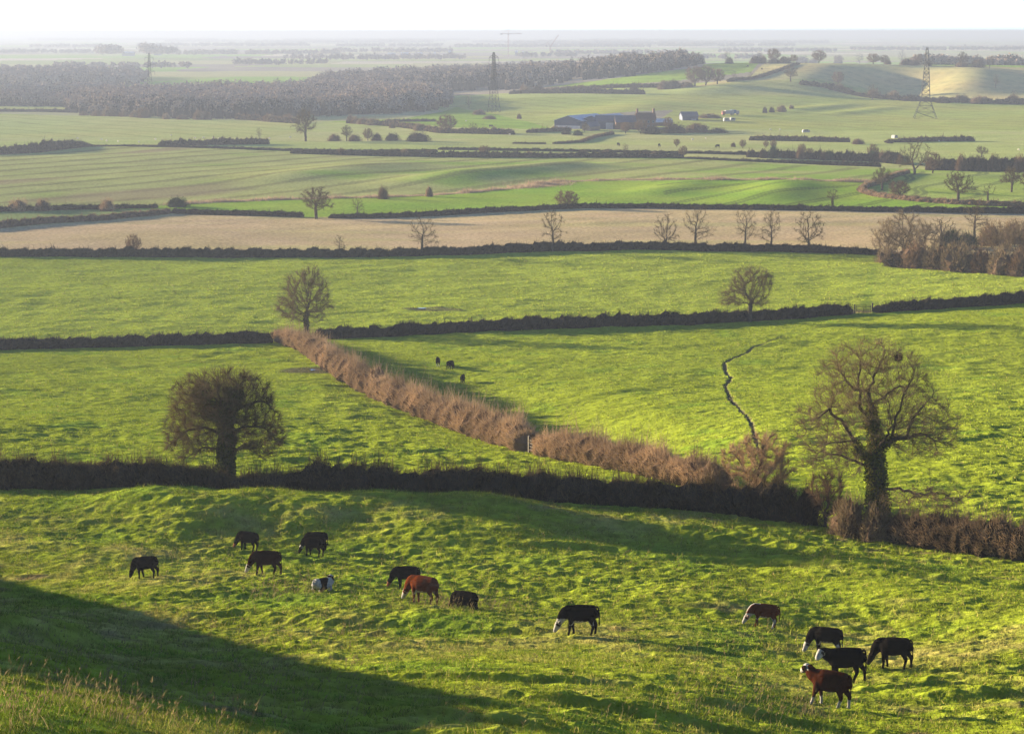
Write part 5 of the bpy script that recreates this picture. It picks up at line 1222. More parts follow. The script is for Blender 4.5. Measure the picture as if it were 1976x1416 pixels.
BLACK = C(0.0035, 0.0028, 0.0025); BROWN = C(0.026, 0.008, 0.0035); RED = C(0.055, 0.0135, 0.004); WHITE = C(0.20, 0.19, 0.175)
def cow(px, py, heading, pose, coat, pat, label, scale=1.0, sink=-0.03, name='cow', voxel=0.026, group='cattle grazing in the near pasture', dx=0.0):
    parts, poll, hd, hl = cow_parts(pose)
    Vs, Qs, Ts, nv = [], [], [], 0
    for p in parts:
        V, Q, T = loft(p); Vs.append(V); Qs.append(Q + nv); Ts.append(T + nv); nv += len(V)
    tmp = np_mesh('tmp', np.vstack(Vs), [np.vstack(Qs), np.vstack(Ts)], [])
    md = tmp.modifiers.new('r', 'REMESH'); md.mode = 'VOXEL'; md.voxel_size = voxel; md.use_smooth_shade = True
    ms = tmp.modifiers.new('s', 'SMOOTH'); ms.factor = 0.5; ms.iterations = 3
    dg = bpy.context.evaluated_depsgraph_get(); me = bpy.data.meshes.new_from_object(tmp.evaluated_get(dg))
    old = tmp.data; bpy.data.objects.remove(tmp); bpy.data.meshes.remove(old)
    n = len(me.vertices); co = np.empty(n * 3, np.float32); me.vertices.foreach_get('co', co); co = co.reshape(-1, 3).astype(float)
    col = np.tile(coat, (n, 1)) * (1 + 0.12 * gnoise(co[:, 0] * 4, co[:, 2] * 4, 3))[:, None]
    t = (co - poll) @ hd; perp = np.linalg.norm((co - poll) - t[:, None] * hd, axis=1)
    sy = np.cross(hd, np.array([0, 0, 1.0])); sy /= np.linalg.norm(sy); lat = np.abs((co - poll) @ sy)
    head = (t > -0.1) & (perp < 0.22) & (co[:, 0] > .8)
    nz = 0.03 * gnoise(co[:, 0] * 9, co[:, 1] * 9 + co[:, 2] * 7, 5)
    wh = np.zeros(n, bool)
    if 'face' in pat: wh |= head & (lat < 0.14) & (t > 0.07 + nz) & ~((lat > .085) & (t > .1) & (t < .2))
    if 'blaze' in pat: wh |= head & (lat < 0.075 + nz)
    if 'muzzle' in pat: wh |= head & (t > hl * .62)
    if 'poll' in pat: wh |= head & (np.abs(t) < .09) & (lat < .12)
    if 'throat' in pat: wh |= (co[:, 0] > .62) & (co[:, 2] < poll[2] + 0.16 + nz) & (co[:, 2] > .4) & (np.abs(co[:, 1]) < .16) & (t < .05) & (co[:, 2] < .95)
    if 'belly' in pat: wh |= (co[:, 2] < .70 + nz * 2) & (co[:, 2] > .5) & (np.abs(co[:, 0]) < .55) & (np.abs(co[:, 1]) < .24)
    if 'socks' in pat: wh |= (co[:, 2] < .34 + nz * 3) & (co[:, 0] < .75)
    if 'hind' in pat: wh |= (co[:, 2] < .6 + nz * 3) & (co[:, 0] < -.35) & (co[:, 1] > 0) & (co[:, 0] > -.8)
    if 'mane' in pat: wh |= (co[:, 0] > .35) & (np.abs(co[:, 1]) < .06) & (co[:, 2] > .98 - .9 * np.maximum(0, co[:, 0] - .7) + 0.2) & ~head
    if 'pied' in pat: wh |= (gnoise(co[:, 0] * 1.6 + 3.7, co[:, 2] * 1.6 + np.abs(co[:, 1]), 8) > -0.12 + nz) | (co[:, 0] < -.5 + nz)
    col[wh] = WHITE
    if 'roan' in pat:
        f = smooth(-0.2, 0.6, gnoise(co[:, 0] * 3 + 1, co[:, 2] * 3, 12)) * smooth(.1, -.5, co[:, 0]); col = mixc(col, C(0.085, 0.045, 0.035), 0.75 * f)
    if 'darkhead' in pat: col[head & (t < .22) & ~wh] = BLACK
    if 'brownmuzzle' in pat: col[head & (t > hl * .5)] = C(0.12, 0.05, 0.03)
    dk = (co[:, 2] < .05) & ~('pied' in pat and True); col[dk] = C(0.02, 0.018, 0.015)
    a = me.attributes.new('Col', 'FLOAT_COLOR', 'POINT'); a.data.foreach_set('color', np.column_stack([col, np.ones(n)]).astype(np.float32).ravel())
    me.materials.clear(); me.materials.append(MAT['coat']); me.name = name
    me.polygons.foreach_set('use_smooth', np.ones(len(me.polygons), bool))
    o = bpy.data.objects.new(name, me); COL.objects.link(o)
    x, y = unproj(px, py, zfun=lambda X, Y: hz(X, Y)); x += dx
    a = math.radians(heading); ex, ey = math.cos(a), math.sin(a)
    # stand on the slope: hooves fore and aft, left and right
    zf, zb = gz(x + ex * .5 * scale, y + ey * .5 * scale), gz(x - ex * .6 * scale, y - ey * .6 * scale)
    pitch = math.atan2(zf - zb, 1.1 * scale)
    o.rotation_euler = (0, -pitch * 0.8, a); o.scale = (scale,) * 3
    o.location = (x, y, (zf + zb) / 2 - sink)
    tag(o, label, 'cow' if name == 'cow' else name, group)
    return o

def place_cattle():
    MAT['coat'] = coat_mat()
    gr = dict(head='graze')
    def G(step=(0, 0, 0, 0), **k): return dict(head='graze', step=list(step), **k)
    cow(286, 1116, 166, G((.10, -.08, .12, -.06)), BLACK, '', 'black cow grazing alone at the far left of the herd', 0.86)
    cow(480, 1063, 156, G((.06, -.05, .14, .0)), BLACK, 'brownmuzzle', 'black cow grazing behind the brown white faced one', 0.82)
    cow(613, 1063, 168, G(), BLACK * 1.6, '', 'black cow standing mostly hidden behind another black cow', 0.80, dx=0.0)
    cow(606, 1073, 158, G((.08, -.06, .10, -.10)), BLACK, 'poll', 'black cow with a white patch on its head, in front of a hidden one', 0.80)
    cow(516, 1110, 176, G((.16, -.14, .20, -.22)), BROWN * 0.55, 'face', 'dark brown cow with white face walking and grazing below two black ones', 0.96)
    cow(622, 1141, 40, dict(head='up', lying=True, yaw=0.9), BLACK, 'pied face', 'black and white pied calf lying in the grass', 0.78, name='calf')
    cow(786, 1136, 172, G(), BLACK, 'brownmuzzle', 'black cow grazing half behind the red roan cow', 0.86)
    cow(818, 1166, 150, G((.05, -.05, .10, -.12)), RED, 'face roan belly', 'red roan cow with white face, rump toward the viewer', 1.02)
    cow(900, 1176, 146, G(), BLACK, '', 'black cow behind tall grass with its head out of sight', 0.86, sink=0.28)
    cow(1122, 1225, 178, G((.16, -.10, .12, -.10), tail=.02), BLACK, 'face throat belly', 'black cow with white face grazing alone in the middle of the slope', 0.98)
    cow(1474, 1211, 176, G((.06, -.06, .08, -.08), tail=.06), RED, 'face throat belly mane hind', 'red and white cow grazing, smallest on the right hand side', 0.83)
    cow(1596, 1263, 158, G(yaw=0.5), BLACK * 1.5, 'face belly hind', 'black cow with white face grazing behind the alert black one', 0.86)
    cow(1632, 1317, 176, dict(head='up', yaw=0.5, step=[.1, -.2, .30, -.24]), BLACK, 'face', 'black cow with white face raised, walking between the grazing and the brown one', 1.0)
    cow(1728, 1289, 160, G((.10, -.06, .16, -.14)), BLACK * 1.4, '', 'all black cow grazing at the right end of the herd', 0.92)
    cow(1600, 1364, 155, dict(head='up', yaw=-0.35, step=[.24, -.10, .20, -.18]), BROWN * 0.9, 'muzzle poll socks darkhead', 'brown cow with white socks and dark head, nearest to the viewer', 0.98)
    GP = 'black cattle in the pasture beyond the diagonal hedge'
    far = dict(voxel=0.04, group=GP, sink=0.02)
    cow(845, 707, 100, G(), BLACK, 'socks', 'distant black cow with pale legs, leftmost of three seen end on', 0.85, **far)
    cow(868, 713, 60, G(), BLACK, '', 'distant black cow, middle of three beyond the diagonal hedge', 0.85, **far)
    cow(893, 740, 80, G(), BLACK, '', 'distant black cow, nearest of three beyond the diagonal hedge', 0.80, **far)
    # cattle dots in the fields near the farm and on the hill share one mesh
    me = None; GD = 'distant cattle in the far fields'
    for px, py, lab in ((947, 247, 'dark cow dot in the field left of the farm sheds'), (803, 212, 'dark cow dot near the wood edge'), (1193, 282, 'dark cow dot left of two below the farmhouse'), (1272, 284, 'dark cow dot right of two below the farmhouse'), (1385, 286, 'dark cow dot in the field right of the farm'),
                        (1443, 131, 'dark cow dot on the bright hill field, left one'), (1470, 139, 'dark cow dot on the hill track'), (1555, 128, 'dark cow dot on the crest of the hill')):
        if me is None:
            o = cow(px, py, 10, G(), BLACK * 2, '', lab, 1.15, voxel=0.06, group=GD); me = o.data
        else:
            x, y = unproj(px, py, ymin=800); o = bpy.data.objects.new('cow', me); COL.objects.link(o)
            o.location = (x, y, gz(x, y) - 0.05); o.rotation_euler = (0, 0, px * 1.3); o.scale = (1.15,) * 3; tag(o, lab, 'cow', GD)

# ------------------------------------------------------------------ sheep
def place_sheep():
    m, nt, out = new_mat('wool'); d = N(nt, 'ShaderNodeBsdfDiffuse'); d.inputs['Color'].default_value = (0.34, 0.32, 0.28, 1); nt.links.new(d.outputs[0], out.inputs['Surface'])
    P = [[((-.5, 0, .62), .1, .12), ((-.35, 0, .6), .25, .26), ((0, 0, .58), .29, .28), ((.3, 0, .6), .24, .25), ((.48, 0, .66), .12, .14)],
         [((.4, 0, .68), .11, .12), ((.62, 0, .62), .08, .09), ((.8, 0, .42), .06, .07)]]
    for sx in (-.3, .3):
        for sy in (-.13, .13): P.append([((sx, sy, .5), .06, .07), ((sx, sy, .25), .04, .04), ((sx, sy, 0), .04, .04)])
    Vs, Qs, Ts, nv = [], [], [], 0
    for p in P:
        V, Q, T = loft(p, 8); Vs.append(V); Qs.append(Q + nv); Ts.append(T + nv); nv += len(V)
    me = np_mesh('sheep', np.vstack(Vs), [np.vstack(Qs), np.vstack(Ts)], m, smooth_sh=True, link=False)
    rng = np.random.default_rng(4); G = 'white sheep in the far fields'
    spots = [(376, 268), (393, 267), (412, 267), (423, 269), (196, 272), (206, 274), (228, 275), (268, 276), (300, 271), (150, 270), (1505, 252), (1487, 252), (984, 262), (1812, 275), (1828, 272), (1966, 290), (1336, 270), (520, 268), (330, 262), (560, 266), (1362, 268), (899, 235)]
    labs = ['sheep grazing left of the lone tall oak', 'sheep in the pale field above the big crop', 'sheep in a far field near the farm']
    for px, py in spots:
        x, y = unproj(px, py, ymin=600); o = bpy.data.objects.new('sheep', me); COL.objects.link(o)
        o.location = (x, y, gz(x, y) - 0.03); o.rotation_euler = (0, 0, rng.uniform(0, 6.3)); o.scale = (0.95,) * 3
        tag(o, 'tiny white sheep ' + ('in the pale field left of the lone tall oak' if px < 600 else 'in the fields around the farm'), 'sheep', G if px < 600 else 'white sheep around the farm')

# ------------------------------------------------------------------ plain materials for made things
def flat_mat(name, rgb, rough=0.8, metal=0.0, noise=0.15, scale=1.0):
    m, nt, out = new_mat(name)
    p = N(nt, 'ShaderNodeBsdfPrincipled', i_Roughness=rough, i_Metallic=metal); p.inputs['Specular IOR Level'].default_value = 0.1
    tc = N(nt, 'ShaderNodeTexCoord'); n = N(nt, 'ShaderNodeTexNoise', i_Scale=scale, i_Detail=4.0); nt.links.new(tc.outputs['Object'], n.inputs['Vector'])
    mr = N(nt, 'ShaderNodeMapRange'); nt.links.new(n.outputs['Fac'], mr.inputs['Value'])
    for k, v in (('From Min', 0.3), ('From Max', 0.7), ('To Min', 1 - noise), ('To Max', 1 + noise)): mr.inputs[k].default_value = v
    rg = N(nt, 'ShaderNodeRGB'); rg.outputs[0].default_value = (*rgb, 1)
    vm = N(nt, 'ShaderNodeVectorMath', operation='SCALE'); nt.links.new(rg.outputs[0], vm.inputs[0]); nt.links.new(mr.outputs[0], vm.inputs['Scale'])
    nt.links.new(vm.outputs[0], p.inputs['Base Color']); nt.links.new(p.outputs[0], out.inputs['Surface'])
    return m

class MB:
    """collects boxes, bars and prisms for one mesh"""
    def __init__(s): s.V = []; s.Q = []; s.T = []; s.n = 0
    def add(s, V, Q=(), T=()):
        s.V.append(np.array(V, float))
        if len(Q): s.Q.append(np.array(Q) + s.n)
        if len(T): s.T.append(np.array(T) + s.n)
        s.n += len(V); return s
    def box(s, x0, x1, y0, y1, z0, z1):
        return s.add([(x, y, z) for z in (z0, z1) for y in (y0, y1) for x in (x0, x1)], [(0, 2, 3, 1), (4, 5, 7, 6), (0, 1, 5, 4), (1, 3, 7, 5), (3, 2, 6, 7), (2, 0, 4, 6)])
    def bar(s, a, b, r):
        a, b = np.array(a, float), np.array(b, float); d = b - a; d /= np.linalg.norm(d) + 1e-9
        ref = np.array([0, 0, 1.0]) if abs(d[2]) < .9 else np.array([1.0, 0, 0]); u = np.cross(d, ref); u /= np.linalg.norm(u); v = np.cross(d, u)
        c = [u * r, v * r, -u * r, -v * r]
        return s.add([a + k for k in c] + [b + k for k in c], [(i, (i + 1) % 4, 4 + (i + 1) % 4, 4 + i) for i in range(4)] + [(3, 2, 1, 0), (4, 5, 6, 7)])
    def gable(s, x0, x1, y0, y1, ze, zr, axis='y'):
        """walls up to the eaves with pointed ends; ridge along the axis"""
        if axis == 'y':
            xm = (x0 + x1) / 2; V = [(x0, y0, -1), (x1, y0, -1), (x1, y0, ze), (xm, y0, zr), (x0, y0, ze), (x0, y1, -1), (x1, y1, -1), (x1, y1, ze), (xm, y1, zr), (x0, y1, ze)]
        else:
            ym = (y0 + y1) / 2; V = [(x0, y1, -1), (x0, y0, -1), (x0, y0, ze), (x0, ym, zr), (x0, y1, ze), (x1, y1, -1), (x1, y0, -1), (x1, y0, ze), (x1, ym, zr), (x1, y1, ze)]
        return s.add(V, [(0, 1, 2, 4), (6, 5, 9, 7), (0, 4, 9, 5), (1, 6, 7, 2)], [(4, 2, 3), (7, 9, 8)])
    def roof(s, x0, x1, y0, y1, ze, zr, axis='y', o=0.4, t=0.18):
        """two sloping slabs with an overhang"""
        if axis == 'y':
            xm = (x0 + x1) / 2; k = (zr - ze) / (xm - x0); f = lambda x: [(x, yy) for yy in (y0 - o, y1 + o)]
            for e, sg in ((x0 - o, 1), (x1 + o, -1)):
                zl = ze - k * o
                V = [(e, y0 - o, zl), (e, y1 + o, zl), (xm, y1 + o, zr), (xm, y0 - o, zr)]; V = [(a, b, c + .03) for a, b, c in V] + [(a, b, c + t) for a, b, c in V]
                s.add(V, [(0, 1, 2, 3), (4, 7, 6, 5), (0, 4, 5, 1), (1, 5, 6, 2), (2, 6, 7, 3), (3, 7, 4, 0)])
        else:
            ym = (y0 + y1) / 2; k = (zr - ze) / (ym - y0)
            for e in (y0 - o, y1 + o):
                zl = ze - k * o
                V = [(x0 - o, e, zl), (x1 + o, e, zl), (x1 + o, ym, zr), (x0 - o, ym, zr)]; V = [(a, b, c + .03) for a, b, c in V] + [(a, b, c + t) for a, b, c in V]
                s.add(V, [(0, 1, 2, 3), (4, 7, 6, 5), (0, 4, 5, 1), (1, 5, 6, 2), (2, 6, 7, 3), (3, 7, 4, 0)])
        return s
    def build(s, name, mat, parent=None):
        return np_mesh(name, np.vstack(s.V), ([np.vstack(s.Q)] if s.Q else []) + ([np.vstack(s.T)] if s.T else []), mat, parent=parent)

# ------------------------------------------------------------------ the farm
def place_farm():
    steel = flat_mat('steel_roof', (0.30, 0.315, 0.34), 0.6, 0.0, 0.08); dark = flat_mat('dark_cladding', (0.045, 0.055, 0.085)); pale = flat_mat('pale_concrete', (0.33, 0.32, 0.31))
    brick = flat_mat('brick', (0.085, 0.044, 0.030)); tile = flat_mat('red_tile', (0.085, 0.042, 0.032)); slate = flat_mat('slate', (0.060, 0.065, 0.085)); cream = flat_mat('cream_wall', (0.15, 0.11, 0.08))
    glass = flat_mat('window_glass', (0.03, 0.035, 0.045), 0.15); white = flat_mat('white_paint', (0.17, 0.168, 0.165)); frame = white
    red = flat_mat('red_paint', (0.12, 0.015, 0.01), 0.5); blue = flat_mat('blue_paint', (0.02, 0.06, 0.13), 0.5); rubber = flat_mat('rubber', (0.02, 0.02, 0.02))
    def site(name, px, py, label, cat, rz=0.0, group=None, ymin=800):
        x, y = unproj(px, py, ymin=ymin); o = empty(name, (x, y, gz(x, y)), rz); tag(o, label, cat, group); return o, y / F
    # pair of long sheds with pale roofs, gables to the viewer
    for px, w, dep, lab, ang in ((1096, 70, 34, 'left shed of the pair with pale blue roofs and dark gable', -0.50), (1141, 60, 34, 'right shed of the pair with pale blue roofs, joined to the dark barn', -0.50)):
        o, k = site('barn', px, 249, lab, 'barn', ang, 'pale roofed farm sheds'); hw = w * k * 0.42
        MB().gable(-hw, hw, 0, dep, 4.2, 6.8).build('wall', dark, o)
        MB().box(-hw * .9, hw * .9, -0.12, 0.0, 0.0, 1.7).build('block_wall', pale, o)
        MB().roof(-hw, hw, 0, dep, 4.2, 6.8).build('roof', steel, o)
    o, k = site('barn', 1178, 250, 'long dark weatherboarded barn between the pale sheds and the farmhouse', 'barn', -0.1)
    MB().gable(-8, 12, 0, 9, 4.2, 7.0, 'x').build('wall', dark, o); MB().roof(-8, 12, 0, 9, 4.2, 7.0, 'x').build('roof', slate, o)
    d = MB().box(-2.5, 1.5, -0.1, 0, 0, 3.4).build('door', pale, o)
    o, k = site('hut', 1131, 254, 'small hut with a cream gable in front of the sheds', 'hut', -0.5)
    MB().gable(-2.2, 2.2, 0, 12, 2.4, 4.4).build('wall', cream, o); MB().roof(-2.2, 2.2, 0, 12, 2.4, 4.4).build('roof', slate, o)
    # farmhouse with chimneys at both ends
    o, k = site('farmhouse', 1247, 251, 'red brick farmhouse with a tiled roof and two end chimneys', 'house', 0.08)
    L = 34 * k / 2 * 1.06
    MB().gable(-L, L, 0, 7, 5.4, 8.6, 'x').build('wall', brick, o)
    rf = MB().roof(-L, L, 0, 7, 5.4, 8.6, 'x').build('roof', tile, o)
    for s in (-1, 1):
        c = MB().box(s * (L - .55) - .5, s * (L - .55) + .5, 3.0, 4.0, 7.6, 10.6).box(s * (L - .55) - .6, s * (L - .55) + .6, 2.9, 4.1, 10.6, 10.85).build('chimney', brick, rf)
    for i in range(4):
        for z in (1.0, 3.5):
            if i == 1 and z < 2: continue
            X = -L + L * 2 * (i + .5) / 4
            f = MB().box(X - .55, X + .55, -0.06, -0.003, z, z + 1.3).build('window', frame, o); MB().box(X - .45, X + .45, -0.075, -0.062, z + .1, z + 1.2).build('pane', glass, f)
    MB().box(-L + L * .75 - .5, -L + L * .75 + .5, -0.05, -0.003, 0, 2.1).build('door', dark, o)
    o, k = site('farm_building', 1212, 251, 'lower slate roofed wing joined to the left of the farmhouse', 'building', 0.08)
    MB().gable(-6.5, 6.5, 0, 6, 4.2, 7.2, 'x').build('wall', brick, o); MB().roof(-6.5, 6.5, 0, 6, 4.2, 7.2, 'x').build('roof', slate, o)
    # the further yard
    o, k = site('barn', 1332, 233, 'dark slate roofed barn with a low white wall right of the farmhouse', 'barn', 0.1)
    MB().gable(-4.6, 4.6, 0, 10, 2.4, 4.6, 'x').build('wall', dark, o); MB().roof(-4.6, 4.6, 0, 10, 2.4, 4.6, 'x').build('roof', slate, o); MB().box(0.5, 3.4, -0.12, -0.003, 0, 0.8).build('white_wall', white, o)
    o, k = site('shed', 1280, 243, 'low grey roofed shed just right of the farmhouse gable', 'shed', 0.1)
    MB().gable(-5, 5, 0, 6, 2.2, 3.8, 'x').build('wall', brick, o); MB().roof(-5, 5, 0, 6, 2.2, 3.8, 'x').build('roof', steel, o)
    def lorry(px, py, label, body, cab, rz, L=7.0, Hh=3.0):
        o, k = site('lorry', px, py, label, 'lorry', rz)
        MB().box(-L / 2, L / 2 - 1.9, -1.2, 1.2, 0.9, Hh).build('cargo_box', body, o)
        c = MB().box(L / 2 - 1.8, L / 2, -1.15, 1.15, 0.6, 2.5).build('cab', cab, o); MB().box(L / 2 - 1.2, L / 2 + .02, -1.0, 1.0, 1.6, 2.3).build('windscreen', glass, c)
        for sx in (-L / 2 + 1.2, L / 2 - 1.0):
            for sy in (-1.0, 1.0):
                b = MB(); a = np.arange(10) * 2 * math.pi / 10
                V = [(sx + .45 * math.cos(t), sy - .15, .45 + .45 * math.sin(t)) for t in a] + [(sx + .45 * math.cos(t), sy + .15, .45 + .45 * math.sin(t)) for t in a]
                b.add(V, [(i, (i + 1) % 10, 10 + (i + 1) % 10, 10 + i) for i in range(10)] + [(0, 9, 8, 7), (0, 7, 6, 5), (0, 5, 4, 3), (0, 3, 2, 1), (10, 11, 12, 13), (10, 13, 14, 15), (10, 15, 16, 17), (10, 17, 18, 19)]); b.build('wheel', rubber, o)
    lorry(1404, 224, 'white and red lorry parked beyond the farm bushes', white, red, 3.3)
    lorry(1418, 223, 'blue and white lorry parked next to the red cabbed one', blue, white, 0.2, 5.0)
    def caravan(px, py, label, rz, L=5.0, Hh=2.5):
        o, k = site('caravan', px, py, label, 'caravan', rz)
        MB().box(-L / 2, L / 2, -1.1, 1.1, 0.5, Hh).box(-L / 2 + .4, L / 2 - .4, -1.0, 1.0, Hh, Hh + .2).build('body', white, o)
        MB().box(-L / 4, L / 4, -1.13, -1.103, 1.3, 2.0).build('window', glass, o)
    caravan(1402, 236, 'white caravan in the field below the parked lorries, left one', 0.1, 3.4, 2.2)
    caravan(1413, 235, 'white caravan in the field below the parked lorries, right one', 0.3, 3.0, 2.0)
    caravan(1555, 257, 'long white trailer alone in the field right of the farm', 0.05, 3.6, 1.7)
    caravan(1726, 269, 'white trailer at the left end of the hedge below the flared pylon', 0.6, 2.2, 1.8)
    # far white and pale buildings in the haze
    G = 'pale buildings in the haze'
    for px, Y, w, h, lab in ((262, 4300, 22, 9, 'long pale building below the tallest tree clump at the far left'), (318, 4400, 12, 8, 'pale building right of the long one in the far haze'), (675, 5200, 7, 9, 'single white building above the first wood'), (760, 4300, 14, 7, 'left building of the pale row beyond the woods'), (786, 4320, 16, 7, 'middle building of the pale row beyond the woods'), (812, 4310, 12, 7, 'right building of the pale row beyond the woods'), (842, 4150, 4, 10, 'small bright building right of the pale row'), (870, 4200, 4, 12, 'narrow bright building right of the small one'), (996, 4300, 5, 11, 'bright white building under the tall crane'), (1009, 4000, 4, 12, 'narrow white building right of the tall crane')):
        x, y = cY(px, Y); k = Y / F; o = empty('building', (x, y, gz(x, y))); tag(o, lab, 'building', G); hw = w * k / 2
        MB().gable(-hw, hw, 0, 14, h * .7, h, 'x').build('wall', white, o); MB().roof(-hw, hw, 0, 14, h * .7, h, 'x').build('roof', steel, o)

# ------------------------------------------------------------------ pylons and cranes
def pylon(px, py, top, label, rz, flare=0.0, ymin=1100, r=0.13):
    x, y = unproj(px, py, ymin=ymin); h = (py - top) * y / F * 1.0
    steel = MAT.setdefault('galv', flat_mat('galvanised_steel', (0.007, 0.008, 0.0095), 0.8, 0.0))
    white = MAT.setdefault('insul', flat_mat('insulator_glass', (0.06, 0.06, 0.06), 0.5))
    o = empty('pylon', (x, y, gz(x, y) - 0.3), rz); tag(o, label, 'pylon', 'electricity pylons')
    wb = h * (0.078 if not flare else 0.155); zw = h * (0.55 if not flare else 0.27); ww = h * (0.032 if not flare else 0.058); wt = h * 0.012
    def wid(z): return np.interp(z, [0, zw, h * .93, h], [wb, ww, wt * 1.4, wt * .2])
    lv = np.concatenate([np.linspace(0, zw, 4 if flare else 6), np.linspace(zw, h * .97, 13)[1:]])
    cr = [(-1, -1), (1, -1), (1, 1), (-1, 1)]
    for c in cr:
        b = MB()
        for z0, z1 in zip(lv[:-1], lv[1:]): b.bar((c[0] * wid(z0), c[1] * wid(z0), z0), (c[0] * wid(z1), c[1] * wid(z1), z1), r)
        b.build('leg', steel, o)
    b = MB()
    for z0, z1 in zip(lv[:-1], lv[1:]):
        for i in range(4):
            p, q = cr[i], cr[(i + 1) % 4]
            b.bar((p[0] * wid(z0), p[1] * wid(z0), z0), (q[0] * wid(z1), q[1] * wid(z1), z1), r * .6)
            b.bar((q[0] * wid(z0), q[1] * wid(z0), z0), (p[0] * wid(z1), p[1] * wid(z1), z1), r * .6)
            b.bar((p[0] * wid(z1), p[1] * wid(z1), z1), (q[0] * wid(z1), q[1] * wid(z1), z1), r * .6)
    b.build('bracing', steel, o)
    for f, a in ((0.60, 0.105), (0.74, 0.125), (0.88, 0.085)):
        z = h * f; w = wid(z); arm = MB()
        for s in (-1, 1):
            for e in (-1, 1):
                arm.bar((s * w, e * w, z), (s * h * a, 0, z + h * .008), r * .7); arm.bar((s * w, e * w, z + h * .045), (s * h * a, 0, z + h * .01), r * .6)
        am = arm.build('crossarm', steel, o)
        for s in (-1, 1): MB().bar((s * h * a, 0, z - h * .06), (s * h * a, 0, z), 0.16).build('insulator', white, am)
    return o

def crane(px, Y, ybase, ytop, label, luff):
    red = MAT.setdefault('cranered', flat_mat('crane_paint', (0.10, 0.025, 0.015), 0.5)); pale = MAT['insul']
    x, y = cY(px, Y); z0 = gz(x, y); ztop = CZ - slope_of(ytop) * Y; h = ztop - z0
    o = empty('tower_crane', (x, y, z0)); tag(o, label, 'crane', 'construction cranes')
    def lat(b, a, c, w, n, r):
        a, c = np.array(a, float), np.array(c, float); d = c - a; L = np.linalg.norm(d); d /= L
        u = np.cross(d, [0, 1.0, 0]); u /= np.linalg.norm(u); v = np.cross(d, u); cs = [u * w + v * w, u * w - v * w, -u * w - v * w, -u * w + v * w]
        for q in cs: b.bar(a + q, c + q, r)
        for i in range(n):
            for k in range(4): b.bar(a + cs[k] + d * L * i / n, a + cs[(k + 1) % 4] + d * L * (i + 1) / n, r * .7)
        return b
    hj = h * (.80 if not luff else .42)
    lat(MB(), (0, 0, 0), (0, 0, hj), 0.9, 14, 0.22).build('mast', red, o)
    MB().box(-1.1, 1.1, -1.2, 1.2, hj, hj + 2.4).build('cab', pale, o)
    if not luff:
        lat(MB(), (-15, 0, hj + 3), (27, 0, hj + 3), 0.7, 16, 0.2).build('jib', red, o); MB().box(-16, -12, -.9, .9, hj + .8, hj + 3.2).build('counterweight', pale, o)
        b = MB().bar((0, 0, hj + 2), (0, 0, h), .35).bar((0, 0, h), (22, 0, hj + 3.6), .1).bar((0, 0, h), (-14, 0, hj + 3.6), .1); b.build('tower_top', red, o)
    else:
        e = (17, 0, h); lat(MB(), (1, 0, hj + 2.4), e, 0.7, 14, 0.2).build('jib', red, o); MB().box(-9, -5.5, -.9, .9, hj + 1.5, hj + 4).build('counterweight', pale, o)
        MB().bar((0, 0, hj + 2), (-5, 0, hj + 11), .3).bar((-5, 0, hj + 11), e, .1).bar((-5, 0, hj + 11), (-8, 0, hj + 3), .15).build('tower_top', red, o)

def place_towers():
    pylon(290, 197, 102, 'left pylon standing in the first wood', 0.15, ymin=1300, r=0.13)
    pylon(953, 218, 100, 'middle pylon on the grass slope before the second wood', 0.5, ymin=1150, r=0.13)
    pylon(1785, 229, 90, 'tall right hand pylon with wide flared base in the green field', 1.45, flare=1, r=0.13)
    crane(981, 4200, 120, 58, 'tall tower crane with level jib on the skyline', False)
    crane(1060, 4200, 112, 68, 'luffing crane with raised jib right of the tall one', True)

